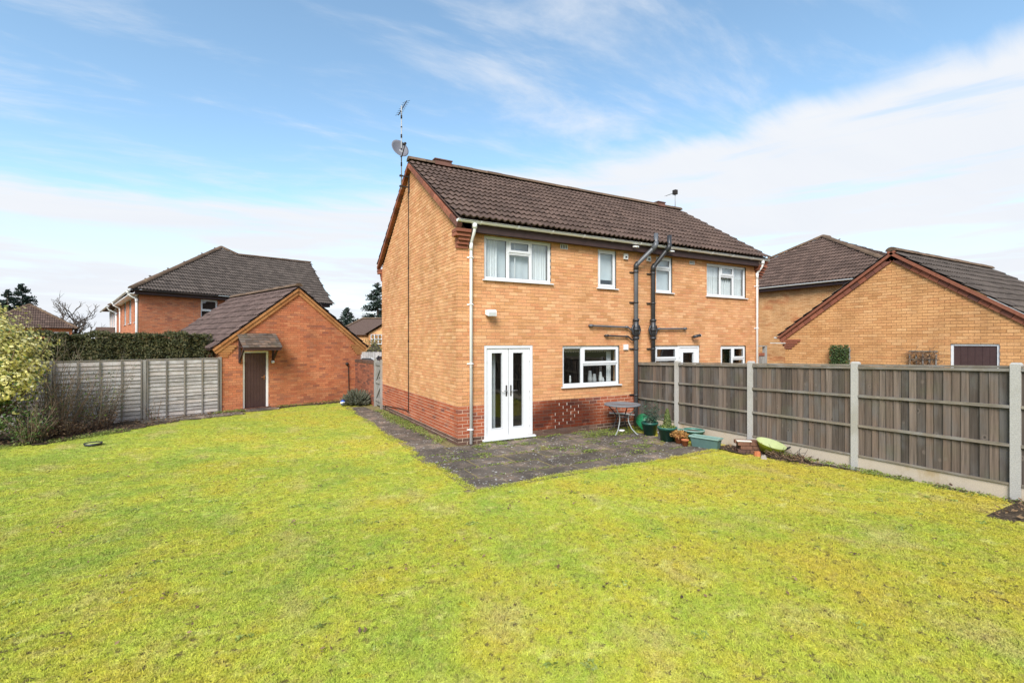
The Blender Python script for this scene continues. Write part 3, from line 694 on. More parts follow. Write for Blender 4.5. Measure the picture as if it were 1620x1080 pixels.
downpipe(house, FR, .285, -.235, 4.68, .02, clips=(.32, 1.72, 2.98, 3.98))
downpipe(house, FR, 9.95, -.235, 4.68, .02, clips=(.3, 1.5, 2.6, 3.9))
# windows
w1 = window(house, FR, .618, 3.545, 1.738, .955, [(0, .35, 0, 1), (.35, .69, .0, .66, 0), (.35, .69, .66, 1, 1), (.69, 1, 0, 1)])
drape(w1, FR, .68, 1.0, 3.4, 4.55, .15, CURT, 5); drape(w1, FR, 1.86, 2.3, 3.4, 4.55, .15, CURT, 7); drape(w1, FR, .66, 2.32, 3.62, 4.55, .19, BLIND, 5, .008, 'net_curtain')
b = MB(FR); b.box(1.43, .112, 3.56, 1.455, .122, 4.5); b.build('curtain_rail', WHITEC, w1)
b = MB(FR); b.lathe([(.0, 0), (.26, .01), (.24, .07), (.1, .11), (0, .12)], 16, (1.45, .45, 3.5)); b.build('cushion', TABLE, w1)
w2 = window(house, FR, 3.745, 3.53, .59, .96, [(0, 1, 0, 1, 1)]); drape(w2, FR, 3.75, 4.33, 3.75, 4.6, .14, BLIND, 2, .004, 'roller_blind')
w3 = window(house, FR, 5.72, 3.52, .61, .96, [(0, 1, 0, .66), (0, 1, .66, 1, 1)]); drape(w3, FR, 5.73, 6.33, 3.5, 4.55, .14, BLIND, 2, .004, 'roller_blind')
w4 = window(house, FR, 7.72, 3.51, 1.76, .94, [(0, .36, 0, 1), (.36, .69, 0, .66, 0), (.36, .69, .66, 1, 1), (.69, 1, 0, 1)]); drape(w4, FR, 7.76, 9.45, 3.4, 4.5, .15, CURT, 17, .02, 'net_curtain')
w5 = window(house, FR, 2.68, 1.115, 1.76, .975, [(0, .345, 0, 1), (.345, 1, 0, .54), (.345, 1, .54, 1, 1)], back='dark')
p = MB(FR)                                                            # scalloped pelmet and things on the kitchen sill
for i in range(22):
    u = 2.72+i*.076; p.add([(u, .3, 2.05), (u+.076, .3, 2.05), (u+.076, .3, 1.955), (u+.057, .3, 1.93), (u+.038, .3, 1.92), (u+.019, .3, 1.93), (u, .3, 1.955)], [(0, 6, 5, 4, 3, 2, 1)])
p.build('lace_pelmet', PELMET, w5)
drape(w5, FR, 4.28, 4.42, 1.1, 2.05, .32, CURT, 3, .015)
for u, r_, h_, mt in ((2.83, .04, .1, WHITEC), (3.16, .025, .2, WHITEC), (3.78, .06, .3, STEEL), (3.92, .055, .22, STEEL), (4.12, .05, .26, WHITEC), (4.2, .035, .12, WHITEC)):
    b = MB(FR); b.lathe([(0, 0), (r_, 0), (r_*1.05, h_*.3), (r_*.75, h_*.8), (r_*.55, h_), (0, h_)], 12, (u, .36, 1.15)); b.build('kitchen_jar', mt, w5)
b = MB(FR); b.box(2.7, .26, 1.05, 4.42, .55, 1.15); b.build('window_board', DARKER, w5)
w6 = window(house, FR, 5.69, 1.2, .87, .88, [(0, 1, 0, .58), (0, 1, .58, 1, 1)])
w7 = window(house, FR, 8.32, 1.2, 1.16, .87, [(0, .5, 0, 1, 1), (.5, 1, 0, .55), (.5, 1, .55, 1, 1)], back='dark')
def glazed_door(F, u0, u1, z0, z1, g, hinge_l, handle=True, y=.02):
    """one leaf; g = glazing rectangle inside the leaf"""
    b = MB(F); ga, gb, gc_, gd = g
    b.box(u0, y, z0, ga, y+.06, z1); b.box(gb, y, z0, u1, y+.06, z1); b.box(ga, y, gd, gb, y+.06, z1); b.box(ga, y, z0, gb, y+.06, gc_)
    bead = .014
    b.box(ga, y-.006, gc_, ga+bead, y+.05, gd); b.box(gb-bead, y-.006, gc_, gb, y+.05, gd); b.box(ga+bead, y-.006, gd-bead, gb-bead, y+.05, gd); b.box(ga+bead, y-.006, gc_, gb-bead, y+.05, gc_+bead)
    d = b.build('door_leaf', UPVC, None)
    p = MB(F); p.add([(ga, y+.03, gc_), (gb, y+.03, gc_), (gb, y+.03, gd), (ga, y+.03, gd)], [(0, 1, 2, 3)]); p.build('pane', GLASS, d)
    if handle:
        hu = u1-.05 if hinge_l else u0+.05; s = -1 if hinge_l else 1
        h = MB(F); h.box(hu-.014, y-.012, .98, hu+.014, y, 1.22); h.build('handle_plate', CABLE, d)
        h = MB(F); h.tube([(hu, y-.012, 1.1), (hu, y-.05, 1.1), (hu+s*.02, y-.055, 1.1), (hu+s*.14, y-.055, 1.1)], .010, 8); h.build('handle', CHROME, d)
    for z in (.32, 1.1, 1.78):
        h = MB(F); x = u0-.005 if hinge_l else u1+.005; h.tube([(x, y-.008, z-.05), (x, y-.008, z+.05)], .011, 8); h.build('hinge', UPVC, d)
    return d
dr = MB(FR); dr.box(.618, .01, .08, .683, .085, 2.11); dr.box(1.785, .01, .08, 1.85, .085, 2.11); dr.box(.683, .01, 2.045, 1.785, .085, 2.11); dr.box(.683, .012, .08, 1.785, .085, .125)
fd = dr.build('french_door', UPVC, house)
for a in (glazed_door(FR, .692, 1.228, .128, 2.04, (.80, 1.085, .27, 1.955), True, True, .034), glazed_door(FR, 1.243, 1.778, .128, 2.04, (1.335, 1.62, .27, 1.955), False, True, .034)): a.parent = fd
s = MB(FR); s.prism([(-.07, .035), (-.07, .06), (.05, .079), (.05, .035)], 'x', .57, 1.9); s.build('sill', UPVC, fd)
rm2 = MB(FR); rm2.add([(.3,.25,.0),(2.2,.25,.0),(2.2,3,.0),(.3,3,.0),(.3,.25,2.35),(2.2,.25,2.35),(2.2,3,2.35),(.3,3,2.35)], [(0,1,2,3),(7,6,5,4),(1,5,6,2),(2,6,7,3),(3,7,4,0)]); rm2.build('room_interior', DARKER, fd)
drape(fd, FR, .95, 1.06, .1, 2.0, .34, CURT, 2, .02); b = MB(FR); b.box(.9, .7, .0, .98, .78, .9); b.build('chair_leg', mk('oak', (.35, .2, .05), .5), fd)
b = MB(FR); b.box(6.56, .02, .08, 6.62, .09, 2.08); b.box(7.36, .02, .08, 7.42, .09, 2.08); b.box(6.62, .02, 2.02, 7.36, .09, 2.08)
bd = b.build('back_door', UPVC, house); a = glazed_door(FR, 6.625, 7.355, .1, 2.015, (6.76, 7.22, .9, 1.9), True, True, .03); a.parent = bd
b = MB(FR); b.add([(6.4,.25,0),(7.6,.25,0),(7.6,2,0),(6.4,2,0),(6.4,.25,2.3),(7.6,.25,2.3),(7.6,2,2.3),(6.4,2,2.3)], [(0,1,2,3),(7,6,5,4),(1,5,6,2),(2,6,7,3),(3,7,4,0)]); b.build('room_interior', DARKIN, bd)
# vents, boxes
for u, z, w_, h_ in ((2.61, 4.385, .21, .115), (7.0, 4.36, .2, .1)):
    b = MB(FR); b.box(u, -.018, z, u+w_, .0, z+.014); b.box(u, -.018, z+h_-.014, u+w_, 0, z+h_)
    for k in range(5): b.box(u+k*(w_-.02)/4, -.015, z+.014, u+k*(w_-.02)/4+.02, 0, z+h_-.014)
    v_ = b.build('air_vent', WHITEP, house); c = MB(FR); c.box(u+.02, -.004, z+.014, u+w_-.02, -.0025, z+h_-.014); c.build('vent_gap', RUBBER, v_)
for u, z in ((4.56, 4.30), (5.36, 4.31)):
    b = MB(FR); b.box(u, -.05, z, u+.13, -.002, z+.14); v_ = b.build('extractor_vent', WHITEP, house); c = MB(FR); c.box(u+.03, -.0535, z+.03, u+.10, -.0505, z+.075); c.build('vent_gap', RUBBER, v_)
b = MB(FR); b.box(4.56, -.045, 1.98, 4.70, -.002, 2.12); v_ = b.build('meter_box', WHITEP, house); c = MB(FR); c.box(4.57, -.049, 1.99, 4.69, -.0455, 2.11); c.build('box_lid', UPVC_G, v_)
# soil stacks
def stack(u, top_u, col_, z0, branch):
    y = -.11
    b = MB(FR); zk = 4.12
    b.tube([(u, y, z0), (u, y, zk), (u+.02, y-.02, zk+.06), (top_u-.04, -.33, 4.62), (top_u, -.35, 4.68), (top_u, -.35, 4.98)], .055, 14)
    o = b.build('soil_pipe', col_, house)
    k = MB(FR); k.tube([(u, y, zk-.08), (u, y, zk+.02), (u+.05, y-.02, zk+.1)], .066, 14); k.build('pipe_bend', BLACKP, o)
    k = MB(FR); k.tube([(top_u-.08, -.31, 4.56), (top_u-.01, -.345, 4.67), (top_u, -.35, 4.76)], .064, 14); k.build('pipe_bend', BLACKP if top_u > 5.5 else GREYP, o)
    k = MB(FR); k.tube([(u, y, 2.25), (u, y, 2.78)], .07, 14)
    for z in (2.28, 2.5, 2.75): k.tube([(u, y, z-.03), (u, y, z+.03)], .085, 14)
    for s in (-1, 1): k.tube([(u, y, 2.62), (u+s*.1, y, 2.6), (u+s*.14, y, 2.5), (u+s*.1, y, 2.38), (u, y, 2.36)], .028, 8)
    k.build('pipe_junction', BLACKP, o)
    for z in (3.2, 3.98, .82, 2.0):
        if z < z0: continue
        c = MB(FR); c.tube([(u, y, z-.02), (u, y, z+.02)], .066, 14); c.box(u-.13, -.03, z-.015, u+.05, -.001, z+.015); c.build('pipe_clip', BLACKP, o)
    for (ua, ub, z, r_) in branch:
        c = MB(FR); s = 1 if ub > ua else -1
        c.tube([(ua, .0, z), (ua, -.05, z), (ua+s*.03, -.06, z), (ub-s*.22, -.06, z-.02), (ub-s*.12, -.08, z-.1), (ub, y, z-.13)], r_, 8); c.tube([(ua-s*.01, -.06, z), (ua+s*.08, -.06, z)], r_*1.4, 8); c.tube([(ub-s*.3, -.06, z-.015), (ub-s*.24, -.06, z-.02)], r_*1.4, 8)
        c.build('waste_pipe', GREYP if z > 2.45 else BLACKP, o)
stack(4.90, 5.36, GREYP, .02, [(3.46, 4.9, 2.58, .024), (3.95, 4.9, 2.34, .021)])
stack(5.50, 5.84, BLACKP, .02, [(6.8, 5.5, 2.55, .024)])
b = MB(FR); b.tube([(4.86, -.1, .30), (4.5, -.09, .36), (4.15, -.08, .40), (4.12, -.05, .40), (4.12, .0, .40)], .022, 8); b.build('white_waste_pipe', WHITEP, house)
# brackets of old cameras under the gutter (white)
for u in (4.72, 5.98):
    b = MB(FR); b.tube([(u, -.17, 4.62), (u, -.26, 4.60), (u+.06, -.32, 4.59)], .014, 6); b.box(u-.05, -.3, 4.575, u+.1, -.24, 4.61); b.build('pipe_bracket', WHITEC, house)
# cable down the gable
b = MB(); y = 3.45
b.tube([(-.004, 3.40, 6.62), (-.012, y, 6.3), (-.012, y, .36), (-.012, y+.03, .28), (-.012, y+.3, .30), (-.012, 5.9, .16), (-.012, 5.95, .05)], .012, 6)
b.build('aerial_cable', CABLE, house)
for z in (6.2, 4.2, 2.2):
    b = MB(); b.box(-.026, y-.02, z-.03, -.002, y+.02, z+.03); b.build('cable_clip', CABLE, house)
# ridge terminals
for u0_, u1_ in ((.62, 1.1), (8.96, 9.3)):
    b = MB(); b.prism([(RIDGEY-.16, RIDGEZ+.0), (RIDGEY+.16, RIDGEZ+.0), (RIDGEY+.12, RIDGEZ+.14), (RIDGEY-.12, RIDGEZ+.14)], 'x', u0_, u1_); b.box(u0_-.02, RIDGEY-.15, RIDGEZ+.1405, u1_+.02, RIDGEY+.15, RIDGEZ+.17)
    for k in range(0): b.box(u0_+.04+k*(u1_-u0_-.1)/3.4, RIDGEY-.165, RIDGEZ+.06, u0_+.06+k*(u1_-u0_-.1)/3.4, RIDGEY-.11, RIDGEZ+.15)
    b.build('ridge_vent', mk('dull_red_clay', (.13, .062, .045), .85, .2), house)

# dish, aerials, lamps, cameras
dish = thing('satellite_dish', 'grey satellite dish on the mast at the gable peak', 'satellite dish', (-.22, 3.4, 6.3))
aer = thing('television_aerial', 'tall mast with television aerial bracketed to the gable peak', 'aerial', (-.22, 3.4, 6.3))
b = MB(); b.tube([(0, 0, 0), (0, 0, 2.25)], .016, 8); b.build('mast', GALV, aer)
for z in (.08, .36):
    k = MB(); k.beam((0, 0, z), (.21, .0, z), .03, .03); k.box(-.05, -.03, z-.02, .03, .03, z+.02); k.build('wall_bracket', CABLE, aer)
b = MB(); b.box(.195, -.04, -.05, .212, .04, .5); b.build('bracket_plate', CABLE, aer)
yg = MB(); p0 = Vector((-.10, -.05, 1.95)); dirn = Vector((.28, .16, .52)).normalized(); yg.tube([p0, p0+dirn*.62], .011, 6)
acr = dirn.cross(Vector((0, 0, 1))).normalized()
for i in range(7):
    q = p0+dirn*(.04+i*.09); yg.tube([q-acr*.13, q+acr*.13], .005, 5)
q = p0+dirn*.56; yg.beam(q-acr*.16+Vector((0, 0, .1)), q-acr*.16-Vector((0, 0, .2)), .012, .012); yg.beam(q+acr*.1+Vector((0, 0, .05)), q+acr*.1-Vector((0, 0, .25)), .012, .012); yg.build('aerial_head', CABLE, aer)
b = MB()
for z in (.62, 1.0, 1.38, 1.66, 1.9): b.tube([(0, 0, z), (0, 0, z+(.1 if z != 1.66 else .03))], .022, 6)
b.build('mast_tape', CABLE, aer)
T = Vector((.10, -.85, .42)).normalized().to_track_quat('Z', 'Y').to_matrix().to_4x4()
dm = MB(); seg = 24; rings = 6; vs_ = []
for r_ in range(rings+1):
    q = r_/rings
    for k in range(seg):
        a = 2*math.pi*k/seg; vs_.append(T @ Vector((.235*q*math.cos(a), .285*q*math.sin(a), .07*q*q-.05)))
vs2 = [p-(T @ Vector((0, 0, .008))) for p in vs_]; base = len(vs_)
fs = [(r_*seg+k, r_*seg+(k+1) % seg, (r_+1)*seg+(k+1) % seg, (r_+1)*seg+k) for r_ in range(rings) for k in range(seg)]
fs += [tuple(base+i for i in f_[::-1]) for f_ in fs[:]] + [(rings*seg+k, rings*seg+(k+1) % seg, base+rings*seg+(k+1) % seg, base+rings*seg+k) for k in range(seg)]
C_ = Vector((-.06, -.07, 1.06)); dm.add([p+C_ for p in vs_+vs2], fs, 0, True); dm.build('reflector', DISH, dish)
b = MB(); foot = C_+T @ Vector((.0, -.285, 0)); tip = C_+T @ Vector((0, -.14, .33)); b.tube([C_+Vector((.03, .04, -.2)), foot, tip], .014, 6); b.build('feed_arm', CABLE, dish)
b = MB(); b.tube([tip, tip+(T @ Vector((0, .05, -.09)))], .035, 8); b.build('receiver', CABLE, dish)
b = MB(); b.box(-.04, -.06, .92, .03, .03, 1.02); b.tube([(0, -.03, .97), C_+T @ Vector((0, 0, -.05))], .022, 6); b.build('clamp', GALV, dish)
a2 = thing('television_aerial', 'small television aerial on the ridge above the far semi', 'aerial', (9.95, 3.2, 7.0))
b = MB(); b.tube([(0, 0, 0), (0, 0, .72)], .014, 8); b.build('mast', GALV, a2)
b = MB(); q0 = Vector((.02, 0, .68)); q1 = Vector((-.62, -.15, .42)); b.tube([q0, q1], .009, 6); dd = (q1-q0).normalized(); ac = Vector((0, 0, 1)).cross(dd).normalized()
for i in range(9): q = q0.lerp(q1, i/8); b.tube([q-ac*.07, q+ac*.07], .004, 5)
b.box(-.07, -.07, .60, .06, .07, .76); b.build('aerial_head', CABLE, a2)
fl_ = thing('floodlight', 'white security floodlight on the wall above the french doors', 'floodlight', (.72, 0, 2.8))
b = MB(); b.prism([(-.04, -.02), (-.19, -.06), (-.20, .03), (-.17, .075), (-.04, .08)], 'x', -.10, .10); b.build('housing', UPVC_G, fl_)
b = MB(); b.add([(-.085, -.1915, -.056), (.085, -.1915, -.056), (.085, -.2015, .024), (-.085, -.2015, .024)], [(0, 1, 2, 3)]); b.build('lens', LAMPG, fl_)
b = MB(); b.tube([(0, 0, .03), (0, -.05, .03)], .03, 8); b.tube([(-.02, -.02, .0), (-.02, -.08, -.07)], .018, 8); b.build('bracket', GALV, fl_)
c2 = thing('security_camera', 'black security camera on the wall above the neighbours back door', 'camera', (7.1, 0, 2.32))
b = MB(); b.tube([(0, 0, 0), (-.03, -.06, -.01), (.0, -.1, .02)], .018, 8); b.build('bracket', CABLE, c2)
b = MB(); b.tube([(-.06, -.1, .0), (.14, -.17, .05)], .042, 10); b.build('body', BLACKP, c2)
b = MB(); b.tube([(.141, -.1704, .0503), (.155, -.1754, .054)], .036, 10); b.build('lens', GALV, c2)

# ------------------------------------------------------------------ fences
board_me = {}
def board_mesh(h):
    k = round(h, 2)
    if k not in board_me:
        b = MB(); w_ = .118
        b.add([(0,-.022,0),(w_,-.004,0),(w_,.002,0),(0,.002,0),(0,-.022,k),(w_,-.004,k),(w_,.002,k),(0,.002,k)], [(0,3,2,1),(4,5,6,7),(0,1,5,4),(1,2,6,5),(2,3,7,6),(3,0,4,7)])
        me = bpy.data.meshes.new('board'); me.from_pydata(b.v, [], b.f); me.materials.append(FENCE); board_me[k] = me
    return board_me[k]
def board_fence(root, F, posts, top, bottom, ground, post_top, panels=None):
    """closeboard panels between concrete posts; local x runs along the fence, -y is the garden side"""
    for i, u in enumerate(posts):
        if i == 0 and panels: continue
        b = MB(F); w_ = .052; z1 = post_top(u)
        b.add([(u-w_,-.055,-.1),(u+w_,-.055,-.1),(u+w_,.055,-.1),(u-w_,.055,-.1),(u-w_,-.055,z1-.02),(u+w_,-.055,z1-.02),(u+w_,.055,z1-.02),(u-w_,.055,z1-.02),(u-w_+.015,-.04,z1),(u+w_-.015,-.04,z1),(u+w_-.015,.04,z1),(u-w_+.015,.04,z1)],
              [(0,1,5,4),(1,2,6,5),(2,3,7,6),(3,0,4,7),(4,5,9,8),(5,6,10,9),(6,7,11,10),(7,4,8,11),(8,9,10,11)]); b.build('post', POST, root)
    for i in range(len(posts)-1):
        a, c = posts[i]+.053, posts[i+1]-.053
        if i == 0 and panels: a = posts[0]
        b = MB(F); b.box(a, -.022, -.1, c, .025, bottom-.004); b.build('gravel_board', GRAVB, root)
        z0 = bottom; r_ = MB(F)
        def bar(zf, h, dpt, y=-.026):
            za, zc = zf(a), zf(c)
            r_.add([(a,y-dpt,za-h),(c,y-dpt,zc-h),(c,y,zc-h),(a,y,za-h),(a,y-dpt,za),(c,y-dpt,zc),(c,y,zc),(a,y,za)], [(0,3,2,1),(4,5,6,7),(0,1,5,4),(1,2,6,5),(2,3,7,6),(3,0,4,7)])
        bar(lambda u: top(u)-.012, .04, .022); bar(lambda u: z0+(top(u)-z0)*.68, .042, .026); bar(lambda u: z0+(top(u)-z0)*.352, .042, .026); bar(lambda u: z0+.03, .03, .018)
        bar(lambda u: top(u)+.022, .028, .05, .012)
        pn = r_.build('panel', RAIL, root)
        n = round((c-a)/.1); st = (c-a)/n
        for k in range(n):
            u = a+k*st; h = round(top(u+st/2)-z0-.012, 2)
            inst(board_mesh(h), 'board', pn, F @ Matrix.Translation((u-.004, 0, z0+rng.uniform(-.004, .004))) @ Matrix.Rotation(rng.uniform(-.007, .007), 4, 'Y') @ Matrix.Diagonal((min(1, (st+.012)/.118) if k < n-1 else (st+.002)/.118, rng.uniform(.7, 1.3), 1, 1)))
fence = thing('board_fence', 'weathered brown board fence with concrete posts between the two gardens', 'fence', (5.08, 0, 0), R(-90))
def ftop(u): return 1.635+.030*u
board_fence(fence, Matrix.Rotation(R(0), 4, 'Z'), [0.03, 1.315, 3.22, 5.14, 7.08, 9.0], ftop, .275, 0, lambda u: ftop(u)+.065, True)
b = MB(); b.box(.0, -.03, .0, .045, .03, 1.62); b.build('wall_batten', mk('red_brown_batten', (.16, .065, .04), .8), fence)
back = thing('board_fence', 'closed board fence across the bottom of the lawn behind the camera', 'fence', (5.4, -13.6, 0), R(180))
board_fence(back, Matrix(), [0, 1.93, 3.86, 5.79, 7.72, 9.65, 11.58, 13.5, 15.4, 17.3], lambda u: 1.95, .35, 0, lambda u: 2.0)

# left lap fence, in line with the shed
lapf = thing('lap_fence', 'silver grey overlap panel fence beside the brick shed', 'fence', (GL.x, GL.y, -.06), GA+math.pi)
LF = Matrix()   # local x runs away from the shed, garden side is +y
for i in range(3):
    a = .06+i*1.9; c = a+1.80
    z0, z1 = .03, 1.73-.0*i
    fr = MB(); fr.box(a, -.045, z1, c, .03, z1+.03)
    pn = fr.build('panel', LAPB, lapf)
    n = 16; st = (z1-z0)/n
    for k in range(n):
        s = MB(); za = z0+k*st; w0 = rng.uniform(-.006, .006); segs = 6; vs_ = []
        for q in range(segs+1):
            u = a+(c-a)*q/segs; wob = .006*math.sin(q*1.3+k*2.1)+w0
            vs_ += [(u, .034, za-.006+wob), (u, .006, za+st+.012+wob*.4), (u, -.006, za+st+.012+wob*.4), (u, .022, za-.006+wob)]
        fs = []
        for q in range(segs):
            o = q*4; fs += [(o, o+4, o+5, o+1), (o+1, o+5, o+6, o+2), (o+2, o+6, o+7, o+3), (o+3, o+7, o+4, o)]
        s.add([(x, y, z) for x, y, z in vs_], fs); s.build('slat', LAP, pn)
    for u in (a, a+.43, a+.88, a+1.32, c-.035):
        s = MB(); s.box(u, .035, z0, u+.035, .058, z1-.001); s.build('batten', LAPB, pn)
    p = MB(); p.box(c+.012, -.05, -.1, c+.088, .045, 1.74+.02*i); p.build('post', GATEW, lapf)
p = MB(); p.box(-.02, -.05, -.1, .05, .03, 1.78); p.build('post', GATEW, lapf)

# ------------------------------------------------------------------ brick shed / garage with brown door
GW, GE, GP = 4.78, 2.12, .79
gar = thing('brick_garage', 'orange brick garage with brown plank door and plum tiled roof', 'garage', GL, GA)
gopen = [(.63, 1.415, .06, 1.885)]; apexz = GE+GP*GW/2
g = MB(); backing(g, 0, GW, 0, GE, gopen); g.prism([(0, GE), (GW, GE), (GW/2, apexz)], 'y', .007, .24)
g.box(0.0, .245, 0, .22, 6.4, GE); g.box(GW-.22, .245, 0, GW, 6.4, GE); g.box(.225, 6.2, 0, GW-.225, 6.4, GE); g.build('wall', MORT_O, gar)
gcells = brick_cells(0, GW, 0, apexz, gopen, lambda z: (max(0, (z-GE)/GP), GW-max(0, (z-GE)/GP)))
g = MB(); put_bricks(gcells, g, lambda u, z: 0); g.M = frame((0, 6.4, 0), R(-90)); put_bricks(brick_cells(0, 6.4, 0, GE, []), g, lambda u, z: 0); g.M = frame((GW, 0, 0), R(90)); put_bricks(brick_cells(.0, 6.4, 0, GE, []), g, lambda u, z: 0); g.build('brickwork', [ORNG], gar, kind='stuff')
gv = Vector((GW/2+.3, 0, GP*(GW/2+.3)))
r_ = MB(); zr = GE+GP*GW/2+.06; ze = zr-gv.z
for s, sh in ((-1, 0), (1, 0)):
    x0 = GW/2+s*gv.x; r_.add([(x0, -.07, ze), (GW/2, -.07, zr), (GW/2, 6.5, zr), (x0, 6.5, ze)], [(0, 1, 2, 3) if s > 0 else (3, 2, 1, 0)])
groof = r_.build('roof', TILE_P, gar)
tile_roof(groof, gar, (GW/2-gv.x, 6.5, ze+.01), (0, -1, 0), (gv.x, 0, gv.z), 6.58, gv.length-.05, TILE_P, None, 0)
tile_roof(groof, gar, (GW/2+gv.x, -.08, ze+.01), (0, 1, 0), (-gv.x, 0, gv.z), 6.58, gv.length-.05, TILE_P, None, 0, seg=6)
r_ = MB(); ridge_run(r_, (GW/2, -.08, zr+.06), (GW/2, 6.5, zr+.06)); r_.build('ridge_tiles', RIDGE, groof, kind='stuff')
BUFFV = brick_mat('tan_verge_brick', [(.42,.19,.07), (.48,.23,.09), (.40,.17,.065)], dirt=.2)
for s in (-1, 1):
    v = MB(); p = Vector((GW/2+s*(gv.x-.05), -.03, ze+.02)); q = Vector((GW/2, -.03, zr-.02)); n = 12; up = (q-p).normalized().cross(Vector((0, -1, 0)) if s < 0 else Vector((0, 1, 0)))
    if up.z > 0: up = -up
    for i in range(n):
        v.beam(p.lerp(q, i/n)+up*.05, p.lerp(q, (i+.97)/n)+up*.05, .075, .07, 0, up); v.beam(p.lerp(q, i/n)+up*.145+Vector((0, .015, 0)), p.lerp(q, (i+.97)/n)+up*.145+Vector((0, .015, 0)), .06, .09, 0, up)
    v.build('verge_course', BUFFV, gar, kind='stuff')
    k = MB()
    for i in range(5):
        o_ = .03+i*.045; x0, x1 = (-o_, .2+.06*i) if s < 0 else (GW-.2-.06*i, GW+o_); k.box(x0, -.02-.003*i, GE-.41+i*.076, x1, .2, GE-.41+i*.076+.068)
    k.build('kneeler', BUFFV, gar)
b = MB(); b.box(.63, .03, .06, .69, .1, 1.885); b.box(1.355, .03, .06, 1.415, .1, 1.885); b.box(.69, .03, 1.83, 1.355, .1, 1.885); gd = b.build('door_frame', UPVC_G, gar)
b = MB(); b.box(.56, -.06, .0, 1.48, .1, .058); b.build('door_step', mk('brown_step', (.11, .06, .05), .8, .2), gd)
b = MB(); b.box(.69, .075, .06, 1.355, .095, 1.83); door = b.build('door', BROWN, gar)
for k in range(7):
    b = MB(); x = .692+k*.0947; b.box(x, .058, .065, x+.09, .0745, 1.826); b.build('plank', BROWN, door)
b = MB(); b.tube([(1.30, .057, 1.02), (1.30, .02, 1.02), (1.29, .015, 1.02), (1.2, .015, 1.025)], .010, 6); b.box(1.28, .05, .95, 1.32, .0575, 1.09); b.build('handle', mk('aged_brass', (.28, .12, .05), .4), door)
# canopy over the door
can = MB(); cx0, cx1, cy, cz0, cz1 = .46, 1.62, -.56, 2.0, 2.45
can.add([(cx0, -.002, cz1), (cx1, -.002, cz1), (cx1, cy, cz0), (cx0, cy, cz0), (cx0, -.002, cz1-.03), (cx1, -.002, cz1-.03), (cx1, cy, cz0-.03), (cx0, cy, cz0-.03)], [(3, 2, 1, 0), (4, 5, 6, 7), (0, 1, 5, 4), (2, 3, 7, 6), (1, 2, 6, 5), (3, 0, 4, 7)])
cano = can.build('door_canopy', FASC, gar)
cv = Vector((0, -cy, cz1-cz0)); 
for r_i in range(6):
    x = cx0-.02
    while x < cx1:
        ww = min(rng.uniform(.13, .2), cx1+.02-x); b = MB(); t0, t1 = r_i/6-.02, (r_i+1)/6+.03; p0 = Vector((0, cy, cz0))+cv*t0; p1 = Vector((0, cy, cz0))+cv*min(t1, 1)
        l0, l1 = .03+rng.uniform(0, .006), .008
        b.add([(x, p0.y, p0.z+l0), (x+ww-.004, p0.y, p0.z+l0), (x+ww-.004, p1.y, p1.z+l1), (x, p1.y, p1.z+l1), (x, p0.y, p0.z+l0-.016), (x+ww-.004, p0.y, p0.z+l0-.016)], [(0, 1, 2, 3), (4, 5, 1, 0)]); b.build('shingle', SHAKE, cano); x += ww
for x in (cx0+.04, cx1-.1):
    b = MB(); b.box(x, -.06, 1.52, x+.06, -.003, 2.36); b.beam((x+.03, -.06, 1.62), (x+.03, -.46, 2.02), .05, .05); b.beam((x+.03, -.06, 2.02), (x+.03, -.5, 2.02), .05, .05); b.build('bracket', FASC, cano)
b = MB(); b.box(cx0+.02, cy+.01, cz0-.085, cx1-.02, cy+.03, cz0-.032); b.build('fascia_board', FASC, cano)
lamp = thing('bulkhead_lamp', 'small round white lamp beside the brown garage door', 'lamp', GL+GU*1.53+Vector((0, 0, 1.52)), GA)
b = MB(); b.tube([(0, -.002, 0), (0, -.05, 0)], .05, 14); b.build('base', CABLE, lamp); b = MB(); b.lathe([(.0, .07), (.03, .06), (.052, .03), (.055, 0)], 14, (0, -.05, 0), 0, Matrix.Rotation(R(90), 4, 'X')); b.build('globe', UPVC, lamp)
b = MB(); b.tube([(4.24, -.02, 1.30), (4.25, -.025, 1.2), (4.27, -.025, .5), (4.30, -.03, .06)], .014, 6); b.tube([(4.2, .0, 1.36), (4.2, -.06, 1.36)], .055, 10); b.build('drain_pipe', CABLE, gar)

# brick boundary wall, gate, bush, ball
wa, wb = Vector((-.06, 7.24, 0)), Vector((-.27, 9.40, 0)); wd = wb-wa; ang = math.atan2(wd.y, wd.x)
bw = thing('boundary_wall', 'low red brick wall with dark coping between the gate and garage', 'wall', wb, ang+math.pi)
b = MB(); b.box(0, .007, -.05, wd.length, .22, 1.42); b.build('core', MORT_O, bw)
b = MB(); put_bricks(brick_cells(0, wd.length, 0, 1.40, []), b, lambda u, z: 0); b.build('brickwork', [REDV], bw, kind='stuff')
for k in range(int(wd.length/.075)):
    b = MB(); b.box(k*.0765, -.012, 1.425, k*.0765+.068, .235, 1.53); b.build('coping_brick', DPCB, bw)
gt = thing('garden_gate', 'weathered grey wooden side gate with diagonal brace', 'gate', (-.03, 7.2, 0), R(-90))
for k in range(8):
    b = MB(); b.box(.03+k*.095, .03, .06, .03+k*.095+.09, .048, 1.55+.01*math.sin(k)); b.build('board', GATEW, gt)
for z in (.2, .8, 1.4):
    b = MB(); b.box(.03, -.005, z, .79, .0295, z+.09); b.build('ledge', GATEW, gt)
for za, zb in ((.29, .8), (.89, 1.4)):
    b = MB(); b.beam((.07, .012, za), (.75, .012, zb), .03, .09, 0, (0, 0, 1)); b.build('brace', GATEW, gt)
for x in (-.06, .80):
    b = MB(); b.box(x, -.03, -.05, x+.08, .06, 1.6); b.build('post', GATEW, gt)
b = MB(); b.box(.7, -.03, .98, .8, -.006, 1.03); b.build('latch', CABLE, gt)

